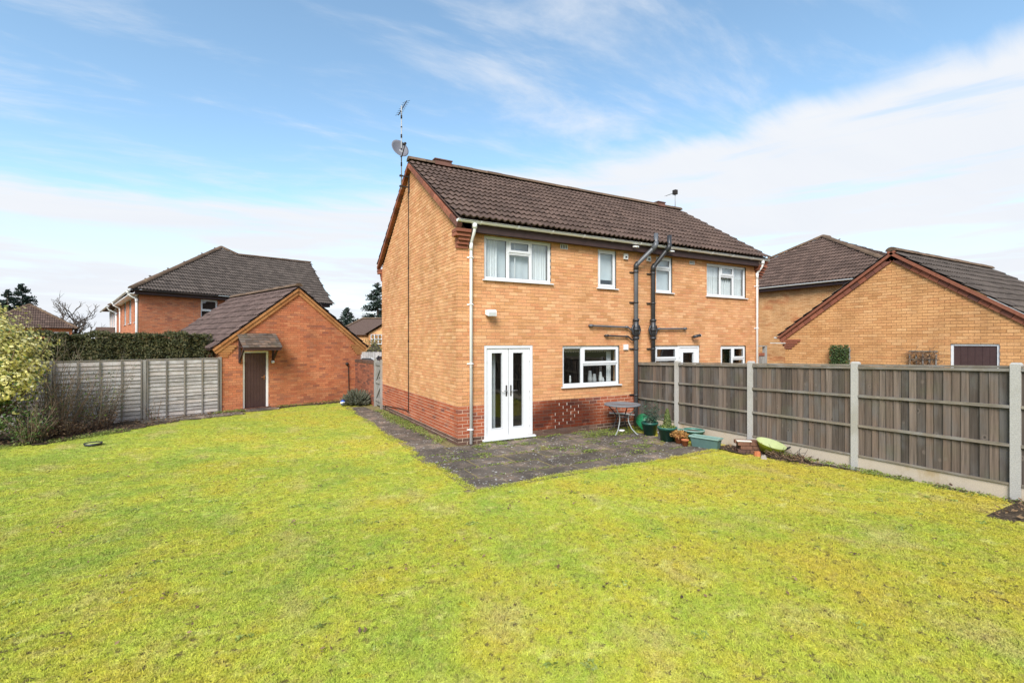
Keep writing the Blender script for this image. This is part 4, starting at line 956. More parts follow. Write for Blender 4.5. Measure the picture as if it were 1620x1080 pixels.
# ------------------------------------------------------------------ garage to the right
RGW, RGA, RGE = 5.9, 4.46, 2.36
rg = thing('brick_garage', 'buff brick garage gable with red brick verge and brown shuttered window', 'garage', (11.3, -.11, 0), R(-90))
rgs = (RGA-RGE)/(RGW/2)
ropen = [(4.16, 5.05, 1.15, 2.14)]
g = MB(); backing(g, 0, RGW, -.05, RGE, ropen); g.prism([(0, RGE), (RGW, RGE), (RGW/2, RGA)], 'y', .007, .24)
g.box(0, .245, 0, .2, 6.5, RGE); g.box(RGW-.2, .245, 0, RGW, 6.5, RGE); g.box(.205, 6.3, 0, RGW-.205, 6.5, RGE); rgw = g.build('wall', MORT_O, rg)
RF = Matrix(); WR = frame((11.3, -.11, 0), R(-90))
rgc = brick_cells(0, RGW, 0, RGA, ropen, lambda z: (max(0, (z-RGE)/rgs), RGW-max(0, (z-RGE)/rgs)))
b = MB(); place_bricks([c for c in rgc], RF, rgw, lambda u, z: 0, [BUFF_G], lambda p: (score_cam(WR @ p) if 1.72 < p.z and p.x < 5.4 else 0), 300, b); b.build('brickwork', [BUFF_G], rg, kind='stuff')
gv = Vector((RGW/2+.22, 0, rgs*(RGW/2+.22))); zr = RGA+.14; ze = zr-gv.z
r_ = MB()
for s in (-1, 1):
    x0 = RGW/2+s*gv.x; r_.add([(x0, -.06, ze), (RGW/2, -.06, zr), (RGW/2, 6.6, zr), (x0, 6.6, ze)], [(0, 1, 2, 3) if s > 0 else (3, 2, 1, 0)])
rroof = r_.build('roof', TILE_D, rg)
tile_roof(rroof, rg, (RGW/2-gv.x, 6.6, ze+.01), (0, -1, 0), (gv.x, 0, gv.z), 6.68, gv.length-.05, TILE_D, seg=6)
tile_roof(rroof, rg, (RGW/2+gv.x, -.08, ze+.01), (0, 1, 0), (-gv.x, 0, gv.z), 6.68, gv.length-.05, TILE_D, seg=8)
r_ = MB(); ridge_run(r_, (RGW/2, -.1, zr+.045), (RGW/2, 6.6, zr+.045)); r_.build('ridge_tiles', RIDGE, rroof, kind='stuff')
for s in (-1, 1):
    p = Vector((RGW/2+s*gv.x, -.05, ze)); q = Vector((RGW/2, -.05, zr)); dn = (q-p).normalized(); up = Vector((dn.z*(1 if s > 0 else -1), 0, -abs(dn.x))) if False else Vector((s*dn.z*-1 if s < 0 else -dn.z, 0, -abs(dn.x)))
    up = Vector((-s*abs(dn.z), 0, -abs(dn.x))).normalized()
    q = q+dn*.07; v = MB(); v.beam(p+up*.05, q+up*.05, .1, .07, 0, up); v.build('verge_board', mk('red_brown_verge', (.23, .085, .05), .85, .25, 20), rg)
    v = MB(); n = 17
    for i in range(n): v.beam(p.lerp(q, i/n)+up*.15+Vector((0, .035, 0)), p.lerp(q, (i+.955)/n)+up*.15+Vector((0, .035, 0)), .06, .115, 0, up)
    v.build('verge_course', REDV, rg, kind='stuff')
    if s < 0:
        k = MB()
        for i in range(4): k.box(-.05*i-.02, -.02-.004*i, RGE-.40+i*.078, .22+.09*i, .2, RGE-.40+i*.078+.068)
        k.build('kneeler', REDV, rg)
b = MB(); b.prism([(RGW/2-.16, RGA-.11), (RGW/2+.16, RGA-.11), (RGW/2, RGA+.1)], 'y', -.045, .0); b.build('apex_block', REDV, rg)
gutter(rg, frame((0, 0, 0), R(90)), .0, 6.5, .33, ze-.0, WHITEP, .055, 0)
b = MB(); b.box(-.45, -.1, RGE-.23, .03, .35, RGE-.205); b.build('canopy_sheet', WHITEP, rg)
b = MB(); b.box(4.16, .03, 1.15, 4.21, .1, 2.14); b.box(5.0, .03, 1.15, 5.05, .1, 2.14); b.box(4.21, .03, 2.09, 5.0, .1, 2.14); b.box(4.21, .03, 1.15, 5.0, .1, 1.2); rw = b.build('window', UPVC, rg)
for k in range(6):
    b = MB(); x = 4.212+k*.1315; b.box(x, .05, 1.2, x+.127, .07, 2.085); b.build('shutter_board', BROWN, rw)

# house behind, right
rh = thing('brick_house', 'buff brick house with hipped brown tile roof behind the garage', 'house', (20, 11.0, 0), R(-90))
HWd = 11.0; ez = 5.0
g = MB(); g.box(0, .007, -.05, HWd, .25, ez); g.box(0, .255, -.05, .25, 8, ez); g.box(HWd-.25, .255, -.05, HWd, 8, ez); g.box(.255, 7.75, -.05, HWd-.255, 8, ez); g.build('wall', MORT_O, rh)
b = MB(); put_bricks(brick_cells(0, HWd, 0, ez, []), b, lambda u, z: 0); b.M = frame((HWd, 0, 0), R(90)); put_bricks(brick_cells(0, 8, 0, ez, []), b, lambda u, z: 0); b.build('brickwork', [BUFF_RED], rh, kind='stuff')
A = Vector((5.45, 4.0, 7.95)); E0 = Vector((-.35, -.35, ez)); E1 = Vector((HWd+.35, -.35, ez)); E2 = Vector((HWd+.35, 8.35, ez)); E3 = Vector((-.35, 8.35, ez)); A2 = Vector((5.45, 4.6, 7.95))
r_ = MB(); r_.add([E0, E1, E2, E3, A, A2], [(0, 1, 4), (1, 2, 5, 4), (2, 3, 5), (3, 0, 4, 5), (0, 3, 2, 1)]); hr = r_.build('roof', TILE, rh)
def tri_inside(w_, apex_u, h_): return lambda u, v: v/h_ < min(u/apex_u, (w_-u)/(w_-apex_u))
def hip_face(part, hs_, P0, P1, AP, mat, seg=6):
    U = (P1-P0); V0 = AP-P0; un = U.normalized(); au = V0.dot(un); V = V0-un*au
    tile_roof(part, hs_, P0, un, V, U.length, V.length, mat, tri_inside(U.length, au, V.length), seg=seg)
hip_face(hr, rh, E0, E1, A, TILE, 8); hip_face(hr, rh, E1, E2, A, TILE)
r_ = MB(); up_ = Vector((0, 0, .06)); ridge_run(r_, E0+up_, A+up_, .13); ridge_run(r_, E1+up_, A+up_, .13); ridge_run(r_, A+up_, A2+up_, .13); r_.build('ridge_tiles', RIDGE, hr, kind='stuff')
gutter(rh, Matrix(), -.35, HWd+.35, -.40, ez-.02, UPVC_G, .06, 0); b = MB(); b.box(-.3, -.32, ez-.22, HWd+.3, -.29, ez-.01); b.box(-.3, -.289, ez-.22, HWd+.3, -.005, ez-.2); b.build('fascia', FASC, rh)
# gate piece in the neighbours' passage
ng_ = thing('garden_gate', 'weathered wooden gate top between the far semi and buff garage', 'gate', (10.22, .55, 0), 0)
for x in (-.0, .97):
    b = MB(); b.box(x, -.05, -.05, x+.1, .05, 2.02); b.build('post', GATEW, ng_)
for k in range(9):
    b = MB(); b.box(.105+k*.095, -.01, .05, .195+k*.095, .01, 1.80); b.build('board', GATEW, ng_)
b = MB(); b.box(.0, -.055, 2.025, 1.07, .055, 2.06); b.build('head_rail', GATEW, ng_); b = MB(); b.box(.101, -.03, 1.72, .969, -.0105, 1.82); b.build('ledge', REDV, ng_)

# ------------------------------------------------------------------ leaves and plants
def quad(mb, p, size, nrm, m=0, asp=.55, tw=None):
    n = nrm.normalized(); t = n.orthogonal().normalized(); t = Matrix.Rotation(rng.uniform(0, 6.28), 3, n) @ t; b_ = n.cross(t)
    a, c = t*size*.5, b_*size*asp*.5
    mb.add([p-a, p-c*.9+a*.1, p+a, p+c*.9+a*.1], [(0, 1, 2, 3)], m)
def rv3(): 
    while True:
        v = Vector((rng.uniform(-1, 1), rng.uniform(-1, 1), rng.uniform(-1, 1)))
        if .01 < v.length_squared <= 1: return v
def bump_ell(c, r, k, s): # a point near the surface of a lumpy ellipsoid
    d = rv3().normalized(); f = (rng.random()**.28)*(1+k*noise.noise(d*s+Vector(c)))
    return Vector((c[0]+d.x*r[0]*f, c[1]+d.y*r[1]*f, c[2]+d.z*r[2]*f)), d
def stem_path(p, d, ln, n=6, wob=.12, droop=0):
    pts = [Vector(p)]; d = Vector(d).normalized()
    for i in range(n):
        d = (d+rv3()*wob+Vector((0, 0, -droop*i/n))).normalized(); pts.append(pts[-1]+d*ln/n)
    return pts
# hedge behind the lap fence
hd = thing('hedge', 'clipped dark yew hedge rising above the lap fence', 'hedge', GL+GU*-.1+GI*.42, GA+math.pi)
core = MB(); core.box(.1, -.55, -.1, 6.2, -.12, 2.28); core.build('stems', mk('hedge_shade', (.022, .022, .012), .95), hd)  # solid dark core; the hedge's inner shade is put into its colour
hb = MB()
for _ in range(26000):
    u = rng.uniform(-.0, 6.3); f_ = rng.random(); lump = .09*noise.noise((u*1.7, 0, 4))+.06*noise.noise((u*6, 1, 2))+(.05*rng.random() if rng.random() < .12 else 0)
    if f_ < .55: z = rng.uniform(1.3, 2.42+lump); p = Vector((u, .02+lump+rng.uniform(-.09, .05)+.05*noise.noise((u*3, z*4, 0)), z)); nn = Vector((rng.uniform(-.7, .7), 1, rng.uniform(-.3, .9)))
    else: p = Vector((u, rng.uniform(-.66, .05), 2.38+lump+rng.uniform(-.09, .06)+.03*noise.noise((u*6, p.y*6 if _ else 0, 7)))); nn = Vector((rng.uniform(-.6, .6), rng.uniform(-.4, .6), 1))
    if u < .15 and rng.random() < .5: continue
    quad(hb, p, rng.uniform(.05, .10), nn+rv3()*.5, 0, .42)
hb.build('foliage', YEW, hd, kind='stuff')

def local_shrub(u, v): p = GL+GU*u+GI*v; return Vector((p.x, p.y, 0))
# golden variegated bush at the frame edge
c = local_shrub(-5.0, -1.35); vb = thing('variegated_bush', 'large bush with cream and yellow variegated leaves beside the fence', 'bush', c)
st = MB()
for k in range(26):
    a = rng.uniform(0, 6.28); st.tube(stem_path((.12*math.cos(a), .12*math.sin(a), 0), (math.cos(a)*.5, math.sin(a)*.5, 1.1), rng.uniform(1.5, 2.6), 6, .15), [.018, .016, .014, .012, .010, .008, .005], 5)
st.build('stems', STEM, vb)
lf = MB(); lg = MB()
for cc, rr2, n in (((0, 0, 2.0), (1.0, .95, .85), 6000), ((.3, -.3, 1.35), (.72, .7, .6), 3000), ((-.2, .1, 2.45), (.75, .7, .55), 3200), ((.5, .2, 1.7), (.6, .5, .6), 1900), ((-.2, -.3, .95), (.6, .6, .35), 900), ((.1, -.1, .6), (.85, .7, .5), 1600)):
    for _ in range(n):
        p, d = bump_ell(cc, rr2, .55, 2.6)
        if noise.noise(p*2.3+Vector((9, 2, 1))) < -.34: continue
        quad(lf if rng.random() < (.88 if p.z > .95 else .2) else lg, p, rng.uniform(.06, .105), d+rv3()*.8+Vector((0, 0, .4)), 0, .6)
lf.build('foliage', VARI, vb, kind='stuff'); lg.build('inner_foliage', GREENL, vb, kind='stuff')
# dry multi-stem shrubs in the bed
def dry_shrub(u, v, n, hmin, hmax, label, leaves, mat=STEM, spread=.45, name='dry_shrub', lean=(0, 0, 0), lm=GREENL):
    o = thing(name, label, 'shrub', local_shrub(u, v)); b = MB(); lv = MB(); lv.v = []
    for k in range(n):
        a = rng.uniform(0, 6.28); q = rng.uniform(0, .16); h = rng.uniform(hmin, hmax)
        pts = stem_path((q*math.cos(a), q*math.sin(a), -.02), (math.cos(a)*rng.random()*spread+lean[0], math.sin(a)*rng.random()*spread+lean[1], 1), h, 7, .13, .02); r0 = rng.uniform(.004, .0095)
        b.tube(pts, [r0*(1-.1*i) for i in range(8)], 4, rng.randrange(2))
        for i in range(2, 7):
            for _ in range(2):
                if rng.random() < .55: b.tube(stem_path(pts[i], (pts[i]-pts[i-1]).normalized()+rv3()*.8, h*rng.uniform(.1, .28), 3, .2), [r0*.45, r0*.4, r0*.3, r0*.2], 3, rng.randrange(2), False)
            for _ in range(leaves):
                if rng.random() < .5: quad(lv, pts[i]+rv3()*.14, rng.uniform(.03, .075), rv3()+Vector((0, 0, .6)), 0, .6)
    b.build('stems', [mat, STEMG], o, kind='stuff')
    if leaves: lv.build('foliage', lm, o, kind='stuff')
    return o
dry_shrub(-3.8, -1.25, 80, .9, 1.75, 'leafless brown shrub with many thin upright stems before the fence', 1, spread=.6)
dry_shrub(-3.4, -.8, 40, .7, 1.5, 'tangled dry shrub with arching grey stems against the lap fence', 1, STEMG, .8)
dry_shrub(-2.85, -.6, 20, .7, 1.4, 'bare reddish shrub climbing the lap fence panel', 1, STEM, .55, lean=(.15, 0, 0))
dry_shrub(-3.75, -.7, 10, 1.7, 2.35, 'tall bare canes standing above the fence beside the variegated bush', 0, STEMG, .3)
dry_shrub(-1.75, -.34, 12, .35, .8, 'small dry twiggy plant at the foot of the fence post', 1, STEM, .7)
dry_shrub(-2.75, -.28, 14, 1.5, 2.2, 'leafy grey-green climber showing over the fence top', 9, STEMG, .5, 'climber', lm=GREYL)
dry_shrub(-4.3, -2.0, 60, .4, 1.05, 'low green leafed shrub under the variegated bush', 7, STEM, .9, 'low_shrub', lm=GREENL)
dry_shrub(-3.15, -1.0, 9, .9, 1.6, 'broad leaved green climber among the dry stems', 6, STEMG, .4, 'climber', lm=LIMEL)
for (u, v, n, lab) in ((-4.15, -1.8, 60, 'low brown tangle of dead stems at the bed edge below the bare shrub'), (-3.55, -1.4, 50, 'low brown thicket of dead twigs beside the black saucer'), (-2.9, -.9, 26, 'dead bracken-like clump in the bed before the lap fence')):
    dry_shrub(u, v, n, .25, .6, lab, 5, STEM, 1.3, 'dead_thicket', lm=DEADL)
# litter of dead leaves and twigs in the beds, weeds in the joints
lit = MB(); wee = MB()
for _ in range(5200):
    i = rng.choice(bed_faces); x, y, z = vsl[i[0]]; x += rng.uniform(0, CELL); y += rng.uniform(0, CELL)
    quad(lit, Vector((x, y, z+.035+rng.random()*.03)), rng.uniform(.03, .09), rv3()*.8+Vector((0, 0, 1)), 0, rng.uniform(.2, .7))
lo = lit.build('leaf_litter', DEADL, kind='stuff'); tag(lo, 'dead brown leaves and twigs littering the soil beds', 'leaf litter')
def weed(cx_, cy_, r, n, h=.07, mb=None, z0=.004):
    for _ in range(n):
        a = rng.uniform(0, 6.28); q = r*math.sqrt(rng.random()); p = Vector((cx_+q*math.cos(a)*1.3, cy_+q*math.sin(a)*.8, z0+rng.uniform(.005, h)*(1-q/r*.7))); quad(mb, p, rng.uniform(.02, .05), rv3()*.9+Vector((0, 0, .9)), 0, .5)
wb_ = MB()
for k in range(70): y = rng.uniform(.2, 6.2); weed(-.18+rng.uniform(-.12, .08), y, .13*(1.3 if 2 < y < 4.6 else .7), int(60*(1.5 if 2 < y < 4.6 else .5)), .09, wb_)
for k in range(26): weed(rng.uniform(.5, 2.6), -.09+rng.uniform(-.04, .03), .09, 22, .05, wb_)
for k in range(40): weed(rng.uniform(3.0, 4.9), rng.uniform(-.75, -.08), .17, 60, .09, wb_)
for x, y in ((1.9, -1.42), (2.75, -1.05), (3.0, -1.5), (3.35, -1.95), (2.1, -1.75), (1.5, -1.1), (.4, -.35), (.9, -.3), (3.9, -1.6), (2.9, -2.3), (.1, -1.0), (-.5, -.9), (1.3, -.55)): weed(x, y, rng.uniform(.1, .26), rng.randint(60, 190), .045, wb_)
for k in range(330):
    x = rng.uniform(-1.0, 4.3); y = -2.99+.6*rng.randint(1, 4)+rng.uniform(-.012, .012); weed(x, y, .05, 5, .025, wb_)
for k in range(90): weed(rng.uniform(4.86, 4.99), rng.uniform(-8.5, -3.6), .1, 22, .06, wb_, lawn_h(5, -5.5)+.02)
for k in range(30): p = GL+GU*rng.uniform(1.6, 4.3)+GI*-.12; weed(p.x, p.y, .12, 30, .08, wb_, .02)
for k in range(20): p = GL+GU*rng.uniform(-.2, .5)+GI*-.25; weed(p.x, p.y, .15, 50, .1, wb_, .02)
for k in range(60): p = GL+GU*rng.uniform(-5.2, -2.6)+GI*0; u_ = (p-GL).dot(GU); p = p+GI*(-1.2-min(1.1, (-1.35-u_)*.42)+rng.uniform(-.15, .2)); weed(p.x, p.y, .12, 30, .08, wb_, lawn_h(p.x, p.y)+.02)
wo_ = wb_.build('weeds', LIMEL, kind='stuff'); tag(wo_, 'small green weeds growing in the paving joints and along walls', 'weeds')
# darker bits lying on the lawn
bits = MB()
for _ in range(900):
    x, y = rng.choice(fb); z = lawn_h(x, y)
    for q in range(rng.randint(1, 4)): quad(bits, Vector((x+rng.uniform(-.05, .05), y+rng.uniform(-.05, .05), z+.022+rng.random()*.015)), rng.uniform(.018, .05), rv3()*.7+Vector((0, 0, 1)), 0, .6)
bo = bits.build('fallen_leaves', DEADL, kind='stuff'); tag(bo, 'scattered dark fallen leaves lying on the lawn', 'fallen leaves')
lwd = MB()
for _ in range(420):
    x, y = rng.choice(fb)
    if (Vector((x, y, 0))-CAM).length > 9: continue
    weed(x, y, rng.uniform(.03, .09), rng.randint(10, 34), .02, lwd, lawn_h(x, y)+.006)
lw = lwd.build('lawn_weeds', leaf_mat('lawn_weed_leaf', (.19, .25, .05), (.27, .33, .07), (.36, .40, .12)), kind='stuff'); tag(lw, 'small broad leaved weeds growing flat in the lawn', 'weeds')
edg = MB()
def edge_tuft(x, y):
    for _ in range(26):
        p_ = Vector((x+rng.gauss(0, .035), y+rng.gauss(0, .035), rng.uniform(.004, .028))); quad(edg, p_, rng.uniform(.018, .04), rv3()*.9+Vector((0, 0, .8)), 0, .22)
for k in range(330):
    y = rng.uniform(-3.0, 7.0); edge_tuft(-1.03+.05*math.sin(y*2.1)+.05*noise.noise((y*3, 1, 0))+abs(rng.gauss(0, .035)), y)
for k in range(330):
    x = rng.uniform(-1.0, 4.45); edge_tuft(x, -2.99+.06*math.sin(x*1.7)+.06*noise.noise((x*3, 5, 0))+abs(rng.gauss(0, .04)))
eo = edg.build('grass_edging', BLADE, kind='stuff'); tag(eo, 'ragged grass creeping over the edge of the patio slabs', 'grass')
# lavender, ball, black dish
lv = thing('lavender_bush', 'rounded grey-green lavender bush in front of the low brick wall', 'bush', (-.52, 7.75, 0)); b = MB()
for _ in range(900):
    d = rv3().normalized(); d.z = abs(d.z)*.8+.15; d.normalize(); ln = rng.uniform(.35, .62); q = Vector((d.x*.1, d.y*.1, 0)); p = q+Vector((d.x*ln*.85, d.y*ln*.85, d.z*ln)); sd_ = d.cross(rv3()).normalized()*.012
    b.add([q-sd_, q+sd_, p+sd_, p-sd_], [(0, 1, 2, 3)])
    for k in range(4): r2 = q.lerp(p, rng.uniform(.45, 1)); quad(b, r2+rv3()*.03, .05, rv3(), 0, .3)
b.build('foliage', LAVL, lv, kind='stuff'); b = MB(); b.lathe([(0, 0), (.28, .02), (.34, .2), (.2, .34), (0, .38)], 10); b.build('stems', LAVL, lv)
p = GL+GU*4.0+GI*-.35; bl = thing('football', 'small blue ball lying beside the lavender bush', 'ball', (-.98, 7.72, .02)); b = MB(); b.lathe([(.1*math.sin(R(t)), .1-.1*math.cos(R(t))) for t in range(0, 181, 15)], 14); b.build('skin', BLUE, bl); b = MB(); b.lathe([(.1015*math.sin(R(t)), .1-.1015*math.cos(R(t))) for t in range(70, 111, 10)], 14); b.build('white_band', WHITEP, bl)
bk = thing('pot_saucer', 'black round plastic saucer lying on the lawn edge', 'saucer', (-6.72, 3.75, lawn_h(-6.72, 3.75)-.0)); b = MB(); b.lathe([(0, .012), (.12, .012), (.145, .06), (.16, .06), (.14, .0), (0, .0)], 20); b.build('dish', BLACKP, bk); b = MB(); b.lathe([(0, .048), (.138, .042)], 16); b.build('fill', LAWN, bk)

# ------------------------------------------------------------------ patio things
tb = thing('bistro_table', 'round grey metal table with curved legs on the patio', 'table', (3.98, -.62, 0)); th = .70
b = MB(); b.lathe([(0, th-.012), (.40, th-.012), (.415, th-.03), (.43, th-.028), (.432, th), (.42, th+.008), (.405, th+.004), (.06, th+.004), (.05, th-.004), (0, th-.004)], 40); b.build('table_top', TABLE, tb)
for k in range(4):
    a = R(25+90*k); ca, sa = math.cos(a), math.sin(a)
    pts = [(ca*.34, sa*.34, th-.02), (ca*.33, sa*.33, th-.09), (ca*.22, sa*.22, th-.2), (ca*.15, sa*.15, .42), (ca*.16, sa*.16, .28), (ca*.24, sa*.24, .13), (ca*.35, sa*.35, .03), (ca*.40, sa*.40, .012)]
    b = MB(); b.tube(pts, .013, 8); b.build('leg', TABLEG if k in (2, 3) else TABLEL, tb)  # near pair of legs in lighter grey than the far pair
b = MB(); b.lathe([(.145, .40), (.158, .40), (.158, .425), (.145, .425), (.145, .40)], 20); b.build('leg_ring', TABLEL, tb)
def pot(name, label, x, y, r0, r1, h, mat, soil=True, tilt=None, rim=None):
    o = thing(name, label, 'pot', (x, y, .008)); b = MB()
    b.lathe([(0, 0), (r0, 0), (r1*.97, h*.82), (r1*1.04, h*.82), (r1*1.06, h), (r1*.96, h), (r1*.93, h*.8), (r0*.95, .02), (0, .02)], 24); b.build('body', mat, o)
    if rim: b = MB(); b.lathe([(r1*.95, h+.001), (r1*1.07, h+.001), (r1*1.07, h-.02), (r1*1.062, h-.02)], 24); b.build('rim', rim, o)
    if soil: b = MB(); b.lathe([(0, h*.86), (r1*.9, h*.84)], 20); b.build('soil', SOIL, o)
    return o
def X(px_, py_, z=0.0):
    r = FWD+RIGHT*((px_-810)/765)-Vector((0, 0, 1))*((py_-540)/765); t = (z-CAM.z)/r.z; p = CAM+r*t; return p.x, p.y
x, y = X(1033, 689); p1 = pot('plant_pot', 'dark green plastic pot holding a bluish trailing conifer', x, y+.1, .13, .185, .30, POTG)
b = MB()
for k in range(26):
    pts = stem_path((rng.uniform(-.05, .05), rng.uniform(-.05, .05), .26), (rng.uniform(-.5, .9), rng.uniform(-.5, .3), .8), rng.uniform(.2, .55), 5, .2, .25)
    for q in pts:
        for _ in range(9): quad(b, q+rv3()*.05, rng.uniform(.03, .07), rv3(), 0, .3)
b.build('foliage', leaf_mat('blue_green_needles', (.03, .06, .045), (.06, .1, .07), (.09, .13, .08)), p1, kind='stuff')
x, y = X(1060, 698); p2 = pot('plant_pot', 'dark green plastic pot holding a small upright conifer', x, y+.08, .14, .20, .30, POTG, rim=POTM)
b = MB()
for _ in range(1500):
    t = rng.random(); a = rng.uniform(0, 6.28); rr2 = .10*(1-t)**.8+.015; quad(b, Vector((rr2*math.cos(a)*rng.uniform(.5, 1.1), rr2*math.sin(a)*rng.uniform(.5, 1.1), .26+t*.44)), .05, Vector((math.cos(a), math.sin(a), .6))+rv3()*.5, 0, .4)
b.tube([(0, 0, .2), (0, 0, .62)], .012, 5); b.build('foliage', CONL, p2, kind='stuff')
b = MB()
for _ in range(260): a = rng.uniform(0, 6.28); q = rng.uniform(.05, .17); quad(b, Vector((q*math.cos(a), q*math.sin(a), .27+rng.random()*.06)), .05, rv3()+Vector((0, 0, 1)), 0, .6)
b.build('moss', LIMEL, p2, kind='stuff')
x, y = X(1042, 696); x, y = X(1045, 693); pot('white_tub', 'small white plastic tub between the two green pots', x, y-.02, .075, .08, .14, WHITEP, False)
x, y = X(1084, 700); pot('bowl_planter', 'low dark green round bowl behind the grey-green trough', x+.18, y+.35, .12, .165, .2, POTM, True)
x, y = X(1105, 700); pot('bowl_planter', 'wider green plastic bowl with pale rim against the fence', x+.08, y+.2, .17, .225, .24, POTM, True, rim=TROUGHR)
x, y = X(1075, 702); tpot = pot('terracotta_pot', 'small terracotta pot with a withered orange plant', x+.06, y+.06, .07, .10, .17, TERRA)
b = MB()
for _ in range(420): d = rv3(); d.z = abs(d.z)*.5; quad(b, Vector((d.x*.2, d.y*.2, .14+d.z*.26)), rng.uniform(.04, .1), rv3()+Vector((0, 0, .4)), 0, .3)
b.build('withered_leaves', ORANL, tpot, kind='stuff')
x, y = X(1083, 706); pot('terracotta_pot', 'smaller empty terracotta pot beside the trough end', x+.05, y+.03, .055, .075, .13, TERRA, True)
# bright green pot lying on its side
x, y = X(1022, 684); gp = thing('plant_pot', 'bright green plastic pot tipped over below the fence', 'pot', (x+.12, y+.14, .01)); b = MB(); TT = Matrix.Translation((0, 0, .2)) @ Matrix.Rotation(R(-62), 4, 'Y') @ Matrix.Rotation(R(15), 4, 'X')
b.lathe([(0, .22), (.15, .22), (.2, -.16), (.215, -.16), (.215, -.2), (.19, -.2), (.14, .2), (0, .2)], 24, (0, 0, 0), 0, TT); b.build('body', POTB, gp)
# saucer under the table
x, y = X(983, 686); sa_ = thing('saucer', 'small white saucer on the weeds under the table', 'saucer', (x, y, .06)); b = MB(); b.lathe([(0, .0), (.05, .0), (.085, .03), (.08, .032), (.05, .01), (0, .01)], 18); b.build('dish', WHITEC, sa_)
# trough: local x along its length
x0, y0 = X(1094, 706); x1, y1 = X(1137, 713); ta = math.atan2(y1-y0, x1-x0); tr_ = thing('trough_planter', 'long grey-green plastic trough planter at the patio edge', 'planter', (x0-.02, y0+.02, .006), ta); tl = math.hypot(x1-x0, y1-y0)*1.02
b = MB(); wt = .2; hh = .23; e = .03
b.add([(e, e, 0), (tl-e, e, 0), (tl-e, wt-e, 0), (e, wt-e, 0), (0, 0, hh-.03), (tl, 0, hh-.03), (tl, wt, hh-.03), (0, wt, hh-.03), (e, e, hh-.05), (tl-e, e, hh-.05), (tl-e, wt-e, hh-.05), (e, wt-e, hh-.05)], [(3, 2, 1, 0), (0, 1, 5, 4), (1, 2, 6, 5), (2, 3, 7, 6), (3, 0, 4, 7), (8, 9, 10, 11)]); b.build('body', TROUGH, tr_)
b = MB(); r3 = .022; b.box(-r3, -r3, hh-.03, tl+r3, .012, hh); b.box(-r3, wt-.012, hh-.03, tl+r3, wt+r3, hh); b.box(-r3, .012, hh-.03, .012, wt-.012, hh); b.box(tl-.012, .012, hh-.03, tl+r3, wt-.012, hh); b.build('rim', TROUGHR, tr_)
# brick-edged planter stub, lime tub, rubble by the fence
x, y = X(1182, 717); bp = thing('brick_planter', 'small weathered brick planter box at the fence post', 'planter', (x-.12, y+.05, 0), R(-38))
for r_i in range(3):
    for k in range(2):
        for sd_ in (0, .2):
            b = MB(); b.box(k*.225+(.05 if r_i % 2 else 0)-.05, sd_, .01+r_i*.075, k*.225+.215+(.05 if r_i % 2 else 0)-.05, sd_+.1, .075+r_i*.075); b.build('brick', OLDB, bp)
b = MB(); b.box(-.03, .102, .02, .42, .198, .2); b.build('soil', SOIL, bp); b = MB(); b.box(-.07, -.01, .236, .2, .09, .25); b.build('mortar_cap', MORT_W, bp)
x, y = X(1225, 722); lt = thing('garden_trug', 'lime yellow plastic trug lying tipped against the concrete board', 'trug', (x-.02, y+.06, .01), R(-72)); b = MB()
TT = Matrix.Translation((0, 0, .16)) @ Matrix.Rotation(R(14), 4, 'Y') @ Matrix.Rotation(R(20), 4, 'X') @ Matrix.Diagonal((1.35, .7, .9, 1)); b.lathe([(0, -.13), (.13, -.13), (.19, .06), (.2, .1)], 28, (0, 0, 0), 0, TT); b.lathe([(.2, .1), (.186, .1), (.12, -.10), (0, -.10)], 28, (0, 0, 0), 1, TT); b.build('tub', [LIME, LIMEP], lt)
b = MB(); b.tube([TT @ Vector((.2, -.04, .1)), TT @ Vector((.235, -.02, .16)), TT @ Vector((.235, .02, .16)), TT @ Vector((.2, .04, .1))], .014, 6); b.build('handle', RUBBER, lt)
for (a_, b_, s, lab) in ((1198, 722, .07, 'chunk of broken orange brick at the foot of the trug'), (1208, 727, .06, 'pale lump of rubble on the grass beside the trug')):
    x, y = X(a_, b_); o = MB(); vs_ = []; 
    for k in range(9): vs_.append((rng.uniform(.7, 1.1)*s*math.cos(k*.698), rng.uniform(.7, 1.1)*s*math.sin(k*.698), 0))
    top = [(p_[0]*rng.uniform(.6, .9), p_[1]*rng.uniform(.6, .9), s*rng.uniform(.9, 1.3)) for p_ in vs_]
    o.add(vs_+top, [tuple(range(9))[::-1], tuple(range(9, 18))]+[(k, (k+1) % 9, 9+(k+1) % 9, 9+k) for k in range(9)]); tag(o.build('rubble', TERRA if 'orange' in lab else STONE, None, (x, y, lawn_h(x, y)+.0)), lab, 'rubble')
x, y = X(1252, 732); tw_ = thing('twig_heap', 'heap of dark twigs and dead stems against the concrete fence board', 'twigs', (x+.1, y+.08, 0)); b = MB()
for _ in range(120):
    p_ = Vector((rng.gauss(0, .1), rng.gauss(0, .2), .02)); b.tube(stem_path(p_, Vector((rng.uniform(-.3, .3), rng.uniform(-1, 1), rng.uniform(.05, .5))), rng.uniform(.1, .32), 3, .3, .3), [.006, .005, .004, .003], 4, rng.randrange(2))
for _ in range(260): quad(b, Vector((rng.gauss(0, .1), rng.gauss(0, .2), .03+rng.random()*.1)), rng.uniform(.03, .08), rv3()+Vector((0, 0, .5)), 2, .5)
b.build('twigs', [STEM, CABLE, DEADL], tw_, kind='stuff')

